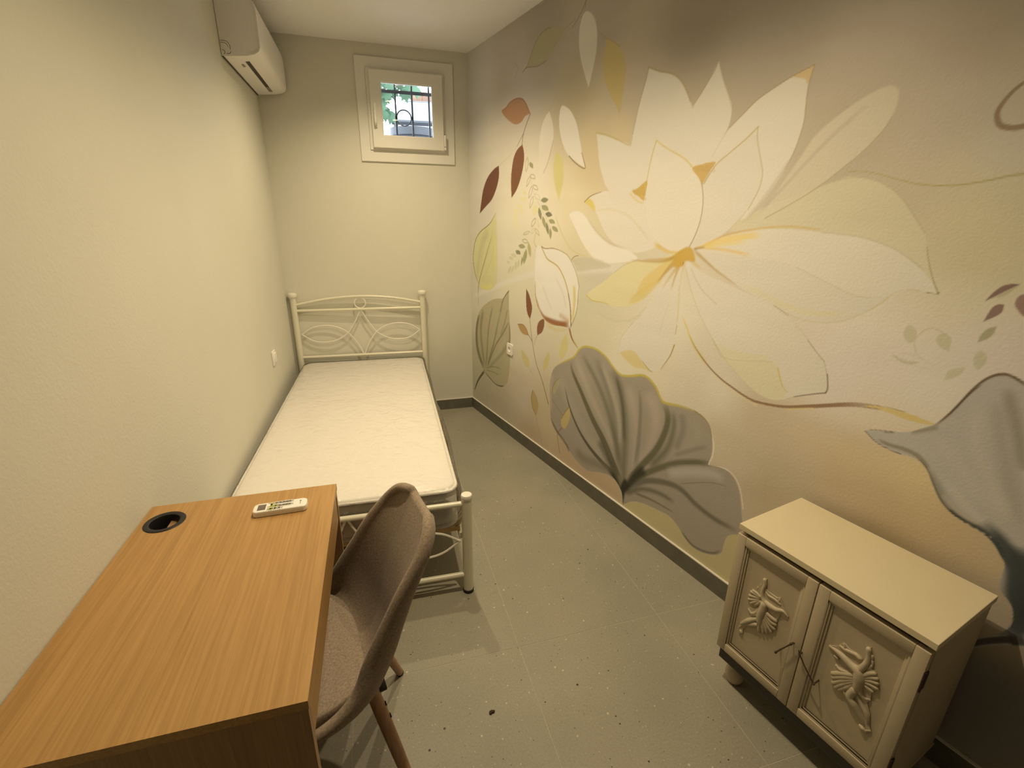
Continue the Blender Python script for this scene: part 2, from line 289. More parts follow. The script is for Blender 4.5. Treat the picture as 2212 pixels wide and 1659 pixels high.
SH=[(1,[3.5,96.8,49.4,111.2,98.4,123.8,144.6,130.0,191.7,135.5],[0.797,0.803,0.807],2.95,0.7,3.32,4.43),
(0,[264.6,166.3,270.0,167.3,275.2,166.4,279.4,164.5,283.5,161.4,287.5,156.8,291.1,152.3,293.0,146.6,292.6,148.5,294.1,144.0,295.6,140.9,297.9,136.8,297.9,136.8,291.9,137.2,284.7,139.4,266.1,143.8,238.2,150.7,227.2,153.2],[0.744,0.728,0.6],0.73,0.75),
(1,[264.6,166.3,270.0,167.3,275.2,166.4,279.4,164.5,283.5,161.4,287.5,156.8,291.1,152.3],[0.551,0.51,0.376],0.36,0.6,0.3,0.47),
(0,[276.2,188.9,273.8,189.9,270.0,189.0,264.1,186.0,256.7,180.4,252.6,173.7,245.6,161.9,240.8,152.9,246.6,157.1,254.4,161.3,261.4,165.8,266.9,170.3,271.4,174.3,275.1,178.9,276.5,182.1,277.0,186.2],[0.733,0.703,0.62],0.91,0.8),
(1,[269.1,185.8,262.0,179.7,255.9,173.4,249.2,165.7,241.8,157.5],[0.555,0.497,0.443],0.98,0.5,1.39,0.84),
(1,[276.5,182.1,275.1,178.9,271.4,174.3,266.9,170.3,261.4,165.8,254.4,161.3,244.5,155.9],[0.419,0.373,0.207],0.2,0.75,0.21,0.29),
(0,[180.7,215.5,180.7,215.5,186.7,212.8,194.5,210.0,199.5,206.4,203.4,201.4,206.3,196.6,206.3,196.6,210.1,200.5,213.7,205.5,215.9,209.7,215.9,209.7,218.9,203.2,222.0,197.9,224.3,193.5,224.3,187.9,221.6,182.6,218.7,176.9,215.2,170.6,196.7,174.3,175.6,181.0,174.4,190.3,175.2,196.1,176.7,202.2,179.3,210.1],[0.8,0.79,0.77],0.48,1.0),
(1,[174.3,191.3,176.7,202.2,179.3,210.1,180.7,215.5],[0.449,0.385,0.258],0.44,0.7,0.44,0.67),
(1,[180.7,215.5,186.7,212.8,194.5,210.0,199.5,206.4,203.4,201.4,205.1,198.5],[0.487,0.409,0.223],0.4,0.8,0.69,0.5),
(1,[215.9,209.9,215.0,207.1,212.8,204.0,209.1,199.5,206.4,196.2],[0.446,0.381,0.235],0.27,0.7,0.45,0.27),
(1,[215.9,209.7,218.9,203.2,222.3,197.4,224.6,192.7],[0.54,0.492,0.371],0.51,0.4,0.34,0.51),
(0,[251.9,200.0,251.9,200.0,245.3,198.3,239.8,196.3,234.0,193.7,229.0,190.0,224.6,186.7,220.2,181.0,218.0,174.8,224.2,159.1,235.5,155.5,241.9,160.8,247.2,168.5,250.6,176.5,251.9,183.9,251.6,188.8,251.2,194.3],[0.8,0.79,0.77],0.46,1.0),
(0,[251.9,200.0,251.9,200.0,248.3,199.2,245.3,198.3,249.6,196.7,251.1,195.0],[0.717,0.555,0.296],0.41,0.8),
(1,[251.9,200.0,245.3,198.3,239.8,196.3,234.0,193.7,229.0,190.0,224.6,186.7],[0.425,0.341,0.2],0.23,0.8,0.38,0.38),
(1,[251.9,200.0,251.2,194.3,251.6,188.8,251.9,183.9,250.6,176.5,248.4,171.1],[0.418,0.352,0.185],0.28,0.7,0.35,0.35),
(1,[224.6,186.7,221.6,182.6,218.6,177.8],[0.616,0.57,0.479],0.35,0.5,0.35,0.35),
(1,[250.3,174.0,243.7,163.6,236.7,154.6],[0.622,0.583,0.525],1.27,0.6,1.9,1.27),
(0,[148.5,195.3,148.5,195.3,157.1,193.0,165.4,189.9,172.4,187.5,175.2,184.6,185.5,182.5,187.3,169.9,185.1,163.9,175.1,166.3,162.8,168.0,156.7,172.8,152.5,180.4,150.1,189.0],[0.8,0.79,0.77],0.63,1.0),
(1,[148.5,195.3,157.1,193.0,165.4,189.9,172.4,187.0],[0.561,0.483,0.209],0.51,0.8,0.76,0.38),
(1,[148.5,195.3,150.1,189.0,152.5,180.4,156.7,172.8],[0.627,0.565,0.31],0.54,0.6,0.54,0.54),
(0,[142.5,164.0,142.5,164.0,147.5,166.8,155.3,168.3,164.5,168.4,173.4,166.9,181.1,164.5,188.5,161.7,196.7,146.6,186.7,141.3,174.0,141.8,161.4,148.3,151.3,159.6],[0.8,0.79,0.77],0.66,1.0),
(1,[142.5,164.0,147.5,166.8,155.3,168.3],[0.351,0.243,0.073],0.29,0.9,0.71,0.29),
(0,[142.5,164.0,142.5,164.0,146.7,165.4,150.5,162.6,151.4,159.3,147.1,161.5],[0.752,0.659,0.205],0.58,0.9),
(1,[151.3,159.6,162.8,160.0,174.6,157.6,183.6,152.2,190.6,146.9],[0.728,0.704,0.578],1.02,0.6,0.77,1.28),
(0,[129.3,157.3,133.9,159.5,141.7,158.2,152.9,149.9,163.3,144.2,176.3,141.9,184.2,138.9,180.3,136.9,162.5,134.4,152.4,136.2,143.2,142.7,134.6,151.5],[0.86,0.86,0.86],0.86,1),
(1,[129.3,157.3,134.6,151.5,143.2,142.7,152.4,136.2],[0.634,0.568,0.334],0.46,0.5,0.46,0.46),
(1,[146.2,155.4,155.1,148.7,165.2,144.3,176.2,142.4],[0.641,0.608,0.507],1.11,0.6,1.39,0.83),
(1,[116.3,157.4,123.2,148.0,133.4,139.6,147.0,136.8],[0.665,0.642,0.343],0.97,0.7,0.97,0.65),
(1,[133.3,133.9,136.0,136.1,139.9,137.0],[0.217,0.19,0.078],0.26,0.9,0.48,0.32),
(0,[133.9,133.6,140.6,136.1,154.4,136.3,165.5,134.0,164.7,132.8,150.9,130.3,137.9,128.5],[0.616,0.601,0.525],1.81,0.8),
(0,[189.2,187.0,189.2,187.0,195.3,183.4,206.0,178.1,212.5,172.6,215.6,168.4,217.3,161.9,217.2,155.4,215.7,149.7,213.5,144.3,213.5,144.3,207.3,141.9,196.8,145.6,189.9,151.7,187.2,159.6,185.9,169.0,186.4,176.0,187.7,182.3],[0.818,0.808,0.787],0.42,1.0),
(0,[236.1,185.4,236.1,185.4,232.0,182.1,226.1,178.3,220.8,174.6,216.7,168.7,216.1,167.0,217.4,161.9,217.2,155.4,215.7,149.7,213.5,144.3,213.5,144.3,223.5,146.7,230.0,151.0,236.6,158.0,240.1,165.0,240.7,170.1,239.1,175.0,236.6,181.5],[0.782,0.772,0.753],0.36,1.0),
(1,[189.2,187.0,187.7,182.3,186.4,176.0,185.5,169.0],[0.629,0.55,0.211],0.4,0.8,0.56,0.45),
(1,[189.2,187.0,195.3,183.4,206.0,178.1,212.5,172.6],[0.712,0.627,0.233],0.37,0.8,0.51,0.61),
(1,[212.5,172.6,215.6,168.4,217.3,161.9,217.2,155.4,215.7,149.7,213.4,144.8],[0.344,0.279,0.14],0.3,0.85,0.3,0.39),
(1,[236.1,185.4,232.0,182.1,226.1,178.3,220.8,174.6,216.7,168.7],[0.556,0.456,0.171],0.31,0.8,0.43,0.43),
(1,[236.1,185.4,236.6,181.5,239.1,175.0,240.7,170.1,240.1,165.0,237.4,158.9],[0.538,0.473,0.247],0.32,0.65,0.4,0.4),
(1,[236.6,158.0,230.0,151.0,223.5,146.7],[0.618,0.555,0.427],0.36,0.6,0.36,0.36),
(0,[210.0,174.6,214.3,175.6,220.6,175.9,218.3,172.6,215.9,168.6,215.9,168.6,213.3,171.2],[0.656,0.48,0.206],0.38,0.95),
(0,[177.0,167.6,180.5,168.7,185.9,171.5,185.8,166.9,185.1,163.1,185.1,163.1,181.8,165.0],[0.649,0.477,0.131],0.47,0.9),
(1,[213.0,173.0,211.4,175.3],[0.485,0.328,0.105],0.12,0.7,0.23,0.12),
(1,[214.0,173.0,212.5,175.2],[0.486,0.328,0.106],0.12,0.7,0.23,0.12),
(1,[215.1,172.9,213.5,175.3],[0.487,0.329,0.106],0.11,0.7,0.23,0.11),
(1,[216.1,172.8,214.5,175.0],[0.487,0.329,0.106],0.11,0.7,0.23,0.11),
(1,[217.1,172.7,215.5,174.9],[0.488,0.33,0.106],0.11,0.7,0.23,0.11),
(1,[218.1,172.6,216.5,175.0],[0.489,0.331,0.107],0.11,0.7,0.22,0.11),
(1,[219.0,172.6,217.4,175.3],[0.49,0.332,0.107],0.11,0.7,0.22,0.11),
(1,[220.0,172.5,218.4,175.1],[0.491,0.332,0.107],0.11,0.7,0.22,0.11),
(1,[221.0,172.4,219.4,175.0],[0.491,0.333,0.107],0.11,0.7,0.22,0.11),
(1,[179.3,165.9,177.7,168.6],[0.427,0.282,0.073],0.15,0.7,0.29,0.15),
(1,[180.6,165.9,179.0,168.8],[0.427,0.281,0.073],0.14,0.7,0.29,0.14),
(1,[181.9,165.8,180.2,169.0],[0.426,0.281,0.073],0.14,0.7,0.29,0.14),
(1,[183.1,165.8,181.5,169.2],[0.426,0.281,0.073],0.14,0.7,0.28,0.14),
(1,[184.4,165.7,182.7,169.4],[0.425,0.28,0.073],0.14,0.7,0.28,0.14),
(1,[185.6,165.7,183.9,169.6],[0.425,0.28,0.073],0.14,0.7,0.28,0.14),
(1,[175.5,167.1,180.4,163.7,185.3,162.3],[0.758,0.652,0.256],0.72,0.7,0.96,0.72),
(0,[214.5,144.3,238.0,151.6,252.0,152.5,264.4,151.7,275.5,150.6,284.2,148.1,289.3,145.3,294.7,140.8,297.9,136.8,297.9,136.8,295.4,136.8,291.9,137.2,287.2,135.1,282.7,133.7,277.6,133.8,267.5,137.3,258.7,140.5,249.5,142.3,239.8,142.5],[0.8,0.79,0.77],0.33,1.0),
(1,[264.4,151.7,275.5,150.6,284.2,148.1,289.3,145.3,292.8,142.9],[0.583,0.554,0.446],0.31,0.6,0.31,0.37),
(1,[292.6,148.5,293.8,145.0,295.6,140.9,297.9,136.8],[0.279,0.262,0.076],0.11,0.85,0.13,0.24),
(1,[298.0,137.1,297.4,136.6,295.4,136.8],[0.233,0.2,0.092],0.11,0.9,0.22,0.13),
(1,[295.4,136.8,291.9,137.2,289.4,136.6,287.2,135.1],[0.6,0.566,0.466],0.16,0.6,0.16,0.16),
(0,[215.8,143.9,228.0,142.7,241.8,142.8,239.8,142.5,249.5,142.3,258.7,140.5,267.5,137.3,277.6,133.8,282.7,133.7,287.0,134.9,283.5,130.5,277.5,126.1,270.4,124.0,262.1,124.2,252.6,127.0,241.0,130.9,229.2,136.1,219.4,141.2],[0.773,0.764,0.745],0.39,1.0),
(1,[258.7,140.5,267.5,137.3,277.6,133.8,282.7,133.7],[0.627,0.602,0.484],0.28,0.65,0.21,0.28),
(1,[287.0,134.7,285.6,132.7,283.5,130.5],[0.693,0.647,0.307],0.19,0.75,0.31,0.31),
(1,[241.7,132.3,252.2,129.1,261.6,126.7,269.8,126.7,277.0,128.3],[0.798,0.765,0.559],1.54,0.6,1.85,1.85),
(1,[283.5,130.5,277.5,126.1,270.4,124.0,262.1,124.2,253.5,126.9],[0.684,0.65,0.47],0.29,0.65,0.29,0.36),
(0,[213.4,139.3,220.3,135.8,238.4,131.0,251.6,127.3,259.2,123.7,264.3,120.3,267.9,117.2,271.5,113.7,273.9,111.8,275.7,108.0,276.7,103.5,276.5,101.7,276.5,101.7,272.4,99.9,266.9,97.2,262.1,94.2,255.9,93.6,247.5,96.9,237.9,103.5,230.9,110.1,223.3,118.5,217.2,127.9,213.2,136.2],[0.791,0.781,0.762],0.43,1.0),
(0,[237.0,104.0,243.4,104.1,253.3,106.7,257.6,107.1,260.3,103.1,264.0,98.2,262.0,94.4,255.8,93.8,247.4,97.2],[0.777,0.755,0.584],0.53,0.8),
(1,[230.9,110.1,233.9,106.6,236.7,104.0,243.4,104.3,250.9,106.1,256.6,107.2],[0.565,0.54,0.384],0.38,0.6,0.38,0.28),
(0,[234.2,108.3,238.8,107.8,245.4,107.9,252.4,108.6,255.5,108.0,250.9,106.2,243.4,104.4,237.2,104.1],[0.774,0.771,0.524],1.29,0.55),
(1,[259.3,105.7,260.6,102.7,262.4,99.5,264.3,98.1],[0.663,0.589,0.19],0.2,0.9,0.5,0.25),
(1,[253.5,127.1,259.1,124.5],[0.393,0.358,0.185],0.16,0.8,0.19,0.19),
(1,[261.9,121.6,264.8,120.0,267.4,117.5],[0.595,0.575,0.47],0.15,0.6,0.19,0.22),
(1,[267.4,117.5,271.5,113.7,273.9,111.8],[0.294,0.256,0.155],0.12,0.9,0.22,0.18),
(1,[273.9,111.8,275.4,108.3,276.1,106.8],[0.407,0.374,0.272],0.12,0.8,0.15,0.19),
(1,[275.7,108.0,276.8,103.5,276.5,101.6],[0.144,0.107,0.07],0.12,0.95,0.3,0.38),
(1,[276.5,101.7,272.4,99.9,266.9,97.2],[0.143,0.106,0.07],0.12,0.95,0.37,0.25),
(1,[266.9,97.2,262.1,94.2,255.9,93.6,247.5,96.9,237.9,103.5],[0.62,0.584,0.472],0.25,0.6,0.28,0.25),
(1,[237.9,103.5,230.9,110.1,223.3,118.5,217.2,127.9,213.2,136.2],[0.625,0.58,0.439],0.41,0.6,0.37,0.41),
(1,[215.8,136.4,222.1,129.0,230.1,124.1],[0.631,0.585,0.473],0.61,0.5,0.61,0.61),
(0,[210.9,136.5,212.3,119.4,212.0,110.5,211.3,101.4,208.6,94.9,203.4,88.7,198.7,88.0,191.3,87.3,180.0,92.1,177.6,96.1,181.2,103.3,188.1,110.8,195.1,119.0,201.2,128.7],[0.791,0.781,0.762],0.74,1.0),
(0,[179.1,91.3,183.3,94.2,188.5,94.8,194.2,91.2,200.4,87.9,195.5,87.8,188.7,87.2],[0.75,0.649,0.298],0.8,0.75),
(1,[194.1,91.5,198.6,88.6,201.2,87.8],[0.327,0.26,0.113],0.26,0.7,0.26,0.41),
(1,[210.8,128.7,211.9,119.3,212.1,113.9],[0.73,0.669,0.377],0.55,0.7,0.55,0.66),
(1,[212.2,112.3,212.0,108.3],[0.463,0.38,0.162],0.23,0.8,0.36,0.27),
(1,[212.1,103.3,210.9,99.0,209.2,95.7,206.2,90.7],[0.44,0.33,0.094],0.24,0.9,0.71,0.24),
(1,[177.7,94.9,178.9,100.3,184.3,107.0,190.3,112.9],[0.637,0.611,0.497],0.35,0.55,0.35,0.35),
(1,[206.1,120.6,204.3,113.6,202.9,107.6],[0.692,0.673,0.58],0.47,0.5,0.47,0.47),
(0,[206.9,142.4,196.1,138.0,182.0,137.0,173.8,133.5,163.5,126.4,154.0,120.9,148.5,116.9,148.5,116.9,153.6,114.9,162.8,114.9,172.6,113.8,183.1,116.3,190.9,120.4,197.6,127.8,203.8,135.4],[0.779,0.748,0.527],0.67,1),
(1,[148.5,116.9,153.6,114.7,162.8,114.9,166.8,114.5],[0.653,0.562,0.127],0.36,0.85,0.66,0.36),
(1,[183.6,137.3,175.5,134.5,169.6,130.7],[0.505,0.447,0.28],0.34,0.6,0.34,0.34),
(0,[182.1,117.1,184.1,121.5,194.5,128.0,200.9,130.9,197.7,127.2,190.8,120.7],[0.718,0.613,0.247],1.23,0.6),
(1,[158.3,109.6,165.6,107.5,175.3,107.3,185.6,110.3,193.0,116.9],[0.652,0.62,0.488],0.69,0.5,0.69,0.69),
(0,[189.6,129.7,199.9,137.2,207.1,141.4,203.8,135.4,197.6,128.3,186.6,121.9],[0.755,0.625,0.265],2.11,0.75),
(1,[212.6,144.2,206.5,140.3,197.6,137.9,180.3,137.4],[0.489,0.337,0.099],1.25,0.7200000000000001,1.82,0.23),
(1,[208.9,142.5,202.7,142.4,197.5,144.0,194.3,145.5],[0.741,0.582,0.175],1.23,0.7200000000000001,0.9,1.79),
(1,[209.6,142.6,203.2,139.6,188.4,138.1],[0.566,0.404,0.135],1.24,0.7200000000000001,1.36,0.45),
(1,[210.4,141.6,203.8,135.4,198.2,129.0],[0.543,0.385,0.119],1.23,0.765,3.13,0.45),
(1,[210.6,140.1,208.3,133.7,206.6,126.6],[0.585,0.423,0.141],1.2,0.7200000000000001,1.97,0.33),
(1,[211.3,140.1,204.5,131.2,201.6,126.6],[0.618,0.454,0.162],1.23,0.63,2.01,0.33),
(1,[212.8,138.7,211.4,135.6,211.3,127.7],[0.697,0.561,0.238],1.18,0.45,1.29,0.32),
(1,[215.8,143.9,226.0,137.8,231.6,135.0,237.6,132.3],[0.512,0.376,0.136],1.05,0.765,1.34,0.19),
(1,[214.3,141.3,216.6,139.0,220.7,136.9],[0.696,0.544,0.186],1.12,0.63,1.64,0.41),
(1,[216.4,144.4,221.6,146.1,229.5,149.8,241.9,152.3,253.1,153.3,263.5,152.5],[0.684,0.489,0.153],0.94,0.765,0.85,0.34),
(1,[219.3,145.0,227.1,147.7,234.9,149.3,243.3,150.2],[0.86,0.709,0.268],1.0,0.7200000000000001,1.81,2.18),
(1,[219.4,144.8,230.4,144.6,240.7,143.3],[0.811,0.607,0.22],1.02,0.675,0.92,1.11),
(1,[221.7,145.1,230.0,146.9,237.7,148.1],[0.86,0.719,0.264],1.01,0.54,1.47,2.21),
(1,[216.4,144.2,220.6,145.0],[0.344,0.213,0.073],1.1,0.7200000000000001,0.6,0.4),
(0,[207.0,141.9,211.9,144.6,215.1,144.1,217.2,139.5,212.7,139.2,211.1,137.1,207.2,136.2,205.6,137.7],[0.645,0.462,0.123],1.06,0.95),
(1,[211.5,138.6,211.1,137.3],[0.295,0.174,0.048],0.21,0.8,0.43,0.21),
(1,[214.5,116.5,217.9,111.7,222.3,105.6,229.7,99.3],[0.767,0.666,0.235],0.43,0.8,0.65,1.51),
(1,[219.7,108.8,223.8,104.3,231.1,98.6,237.7,95.1,242.6,93.4,248.5,91.6,253.9,90.9,263.4,92.3,271.7,95.3,279.6,98.5,273.9,96.1,283.2,99.9,288.1,101.3,291.8,101.8],[0.318,0.205,0.133],0.22,0.95,0.43,1.53),
(1,[233.5,95.5,242.9,91.9,254.2,89.5],[0.84,0.757,0.471],0.58,0.5,0.78,0.78),
(1,[265.5,92.0,274.1,95.3],[0.817,0.704,0.352],0.48,0.6,0.64,0.48),
(0,[288.1,101.3,291.6,102.4,295.7,102.8,298.9,102.8,302.4,102.4,306.0,101.8,302.7,100.9,298.9,100.8,294.7,101.3,291.9,101.4],[0.774,0.649,0.292],0.37,0.9),
(1,[288.0,101.5,291.6,102.5,295.7,102.8,298.4,102.8],[0.326,0.244,0.106],0.13,0.8,0.19,0.13),
(1,[288.2,100.8,292.4,101.6],[0.27,0.184,0.104],0.13,0.8,0.2,0.16),
(0,[307.6,136.2,307.6,136.2,308.4,138.2,309.8,140.2,311.4,140.9,312.8,141.0,312.8,141.0,312.0,139.5,310.6,137.8,308.7,137.0],[0.581,0.549,0.455],0.14,0.9),
(0,[307.6,136.2,307.6,136.2,308.4,138.2,309.8,140.2,311.4,140.9,312.8,141.0,312.8,141.0,311.4,139.8,309.8,138.3],[0.27,0.179,0.182],0.14,0.95),
(0,[308.5,131.1,308.5,131.1,308.8,132.9,309.3,134.9,310.2,135.8,311.2,135.9,311.2,135.9,311.3,134.2,310.5,132.9],[0.296,0.203,0.2],0.15,0.95),
(0,[313.0,136.3,313.2,138.2,314.4,138.6,316.9,136.9,317.2,133.4,315.3,133.6,313.8,135.0],[0.362,0.242,0.237],0.14,0.95),
(0,[308.7,125.8,308.7,125.8,308.9,127.8,309.7,129.5,311.2,130.5,311.2,130.5,311.1,128.5,310.3,127.1],[0.454,0.455,0.338],0.15,0.9),
(0,[293.9,127.6,292.9,126.6,292.8,124.8,293.8,123.2,295.1,122.6,295.8,124.0,295.7,126.1],[0.639,0.638,0.532],0.24,0.85),
(0,[303.7,122.2,303.7,122.2,301.6,123.1,300.4,124.6,300.9,126.5,302.3,126.6,303.6,125.3],[0.636,0.64,0.523],0.22,0.85),
(0,[291.4,118.7,293.9,117.7,296.0,117.6,297.9,117.8,297.1,116.9,295.0,116.6,293.0,117.3],[0.651,0.652,0.549],0.18,0.85),
(0,[310.7,119.1,309.5,119.9,309.0,122.2,309.9,123.9,311.1,123.2,311.6,121.5],[0.632,0.638,0.516],0.2,0.85),
(0,[304.7,114.4,304.7,114.4,304.8,116.6,306.0,118.1,307.9,118.8,307.8,117.4,306.6,115.7],[0.658,0.665,0.551],0.22,0.85),
(1,[297.0,120.3,296.2,121.9,295.9,124.0,297.3,126.8,299.3,127.6,302.1,126.5],[0.609,0.59,0.494],0.14,0.8,0.17,0.34),
(1,[296.4,121.6,298.3,119.1,301.2,117.9,304.4,118.1,308.5,120.7],[0.713,0.689,0.643],0.11,0.6,0.11,0.11),
(1,[293.7,119.5,296.1,119.5,298.6,119.0],[0.664,0.632,0.565],0.12,0.7,0.17,0.12),
(1,[298.9,114.9,299.4,116.0,300.4,116.6],[0.675,0.646,0.578],0.12,0.6,0.16,0.12),
(1,[304.0,185.7,301.8,184.9,300.0,182.9,298.8,180.1,299.0,178.3,300.1,176.5,302.3,175.7,304.2,175.8,306.5,176.4],[0.329,0.261,0.193],0.22,0.95,0.7,1.4),
(1,[267.0,168.3,269.6,168.9,274.8,168.2,281.5,166.0,287.6,164.3,294.4,163.7,300.3,164.4,304.6,165.3,307.7,165.6],[0.469,0.431,0.199],0.16,0.9,0.17,0.43),
(1,[300.3,162.8,304.1,163.0,308.3,163.5],[0.66,0.633,0.439],0.18,0.6,0.18,0.28),
(0,[290.2,93.5,290.2,93.5,291.4,94.5,294.7,95.5,298.1,96.4,301.0,97.7,303.7,100.0,305.7,101.9,307.6,105.6,309.0,109.2,310.3,113.0,311.7,116.1,313.2,118.2,314.9,119.4,316.9,119.4,319.3,118.4,325.3,115.4,332.5,102.6,345.1,56.1,344.3,57.3,336.8,51.5,334.4,49.5,330.4,45.4,327.6,41.1,326.7,39.6,326.8,44.2,329.3,47.3,332.0,51.3,333.3,55.1,332.9,58.6,331.8,61.0,329.6,63.0,328.6,64.9,328.2,70.5,326.8,72.7,324.5,75.4,321.4,77.0,318.1,77.6,323.9,76.5,322.0,77.0,318.8,77.7,315.9,78.3,313.0,80.1,311.0,82.4,309.0,85.5,307.4,88.1,305.4,89.9,303.5,90.4,300.4,90.2,297.3,90.4,293.6,91.3],[0.55,0.553,0.583],0.17,1),
(2,[315.6,113.0,319.3,102.6,323.5,92.4,328.4,82.7],[0.424,0.42,0.398],3.01,0.575,2.61,3.01),
(2,[313.1,110.6,314.7,100.6,320.3,90.7,326.7,81.6],[0.619,0.608,0.586],2.71,0.69,2.71,2.29),
(2,[306.9,99.3,314.7,91.1,321.7,85.1,325.8,81.1],[0.604,0.593,0.591],3.25,0.575,3.25,2.82),
(2,[316.7,116.2,321.3,106.3,325.1,96.3],[0.326,0.313,0.263],2.34,0.69,2.34,2.34),
(2,[312.4,86.6,318.1,82.0,322.1,79.4],[0.655,0.647,0.608],2.22,0.575,1.55,2.22),
(2,[305.8,101.4,307.7,105.4,309.1,109.0,310.4,112.7,311.7,115.8,313.3,118.0,315.0,119.1,316.9,119.2,319.4,118.0,321.3,116.8],[0.18,0.134,0.086],0.49,0.95,0.72,0.92),
(2,[307.8,105.1,310.5,112.2,312.4,115.7],[0.093,0.084,0.057],0.34,0.69,0.32,0.32),
(2,[301.0,97.4,303.9,99.4,306.8,101.5],[0.306,0.28,0.237],1.42,0.69,1.07,1.42),
(2,[293.7,92.4,296.9,91.8,301.0,92.0,304.6,91.2,307.8,88.3],[0.319,0.305,0.266],0.8,0.9199999999999999,1.0,1.51),
(2,[294.8,95.0,297.4,95.9],[0.195,0.162,0.124],0.41,0.69,0.39,0.39),
(1,[290.2,93.5,293.6,91.3,297.3,90.4,300.4,90.2],[0.14,0.111,0.084],0.11,0.9,0.26,0.2),
(1,[291.2,94.4,294.7,95.5,297.6,96.2],[0.213,0.186,0.149],0.1,0.8,0.16,0.21),
(2,[304.0,90.4,306.4,89.0,308.3,86.5,310.6,82.9,313.0,80.1,315.9,78.3,318.8,77.5,322.1,76.7],[0.081,0.085,0.079],0.75,0.95,0.82,1.4),
(2,[306.9,88.9,310.4,84.8,313.9,80.6,318.0,78.2,322.7,77.1],[0.248,0.246,0.219],2.52,0.69,1.6,2.52),
(2,[322.1,76.7,324.1,75.7,315.3,78.6,318.1,77.6,321.4,77.0,324.5,75.4,326.8,72.7,328.4,70.2],[0.085,0.095,0.091],1.22,0.95,1.52,2.61),
(2,[320.8,79.3,326.4,75.6,330.1,70.9,331.9,64.3,334.0,58.5,334.3,54.9,332.9,50.2],[0.065,0.08,0.091],2.69,0.95,4.2,4.63),
(2,[329.6,77.8,332.8,70.3,335.3,62.9,336.8,56.1],[0.065,0.08,0.09],3.54,0.95,6.04,6.04),
(2,[334.1,50.8,336.7,53.2],[0.076,0.095,0.108],1.34,0.95,2.52,2.52),
(2,[327.0,42.1,329.6,46.1,333.0,50.1,336.4,53.0],[0.129,0.104,0.11],0.53,0.95,1.55,1.77),
(2,[311.9,83.1,316.4,79.8,320.9,78.8],[0.598,0.567,0.532],1.13,0.575,1.13,0.9),
(0,[196.6,14.6,205.7,18.9,215.5,20.7,222.0,21.3,227.8,19.1,231.8,16.0,236.4,14.1,242.1,14.5,247.9,17.3,251.1,20.7,251.6,26.0,252.9,30.6,257.7,34.8,262.3,31.8,262.4,9.7,247.8,9.4,222.0,9.5,190.9,9.8],[0.592,0.547,0.334],0.73,0.9),
(0,[161.6,16.2,171.9,19.9,181.7,21.6,188.3,16.8,190.3,10.1,173.0,10.4,155.0,10.9],[0.578,0.458,0.334],1.34,0.8),
(1,[235.8,73.1,238.9,67.6,239.5,61.7,238.7,56.8,245.6,58.7,250.7,57.5,254.2,53.2,256.8,45.8],[0.86,0.86,0.86],0.31,0.8,0.63,0.42),
(0,[190.9,9.8,190.9,9.8,188.8,17.1,181.7,21.6,171.9,19.9,160.3,15.5,148.6,16.9,140.6,20.4,134.0,24.6,125.6,27.4,120.1,33.5,117.8,47.1,117.5,59.0,121.0,67.8,128.6,73.4,139.9,80.2,145.1,85.8,150.2,88.7,159.2,89.1,168.0,87.1,174.3,83.1,179.1,80.9,186.6,81.8,194.5,84.4,199.4,84.4,204.6,81.2,208.0,77.1,210.9,75.9,220.2,77.3,228.2,77.7,233.0,76.1,236.7,72.1,238.3,67.4,238.9,62.1,237.9,56.7,237.9,56.7,245.0,58.4,249.3,57.5,252.6,54.4,254.9,49.5,256.7,43.0,258.2,35.5,252.9,30.6,251.6,26.0,251.1,20.7,247.9,17.3,242.1,14.5,236.4,14.1,231.8,16.0,227.8,19.1,222.0,21.3,215.5,20.7,205.7,18.9,197.6,15.6],[0.4,0.372,0.339],0.32,1),
(2,[141.2,82.2,152.3,67.6,168.3,51.7,184.8,35.7],[0.494,0.462,0.42],5.25,0.9199999999999999,5.25,2.63),
(2,[126.0,66.3,136.3,53.3,158.1,36.7,176.2,27.1],[0.462,0.443,0.415],7.82,0.69,7.82,3.56),
(2,[159.6,85.1,174.0,65.8,181.5,43.0,188.0,28.4],[0.244,0.243,0.208],4.95,0.69,4.33,4.95),
(2,[148.0,83.9,166.7,66.8,180.0,45.8,186.9,27.8],[0.173,0.177,0.132],3.81,0.69,2.54,3.81),
(2,[164.8,83.1,173.3,72.2,182.1,56.9,185.0,42.8],[0.492,0.46,0.419],2.73,0.8624999999999999,2.73,2.73),
(2,[173.3,82.0,181.3,72.3,187.0,53.8,189.1,28.9,190.7,16.2],[0.211,0.209,0.164],4.79,0.9199999999999999,4.79,3.59),
(2,[177.1,79.1,184.0,64.2,187.5,45.6],[0.138,0.141,0.104],1.89,0.8049999999999999,1.77,2.36),
(2,[186.1,77.8,193.6,61.2,195.8,45.0,194.8,28.2],[0.496,0.454,0.429],5.72,0.8049999999999999,5.72,4.0),
(2,[194.0,77.1,196.2,68.5,197.3,53.0,197.2,34.6],[0.236,0.226,0.191],1.78,0.69,1.67,3.33),
(2,[200.2,79.0,206.8,66.2,204.4,49.6,198.2,35.1],[0.511,0.456,0.433],6.99,0.8624999999999999,6.99,3.23),
(2,[210.5,75.4,213.5,70.2,213.3,62.7,209.1,50.9,200.9,38.1,193.8,26.9],[0.16,0.158,0.108],1.69,0.95,3.17,3.69),
(2,[215.6,73.9,217.7,66.0,215.2,53.6,205.8,39.7],[0.169,0.174,0.138],3.53,0.8049999999999999,2.52,3.53),
(2,[220.7,74.3,222.8,66.5,220.2,55.8],[0.258,0.251,0.221],3.33,0.69,3.33,2.86),
(2,[227.2,73.9,231.5,67.3,226.5,58.7,220.9,51.6],[0.424,0.412,0.364],4.64,0.69,4.64,2.78),
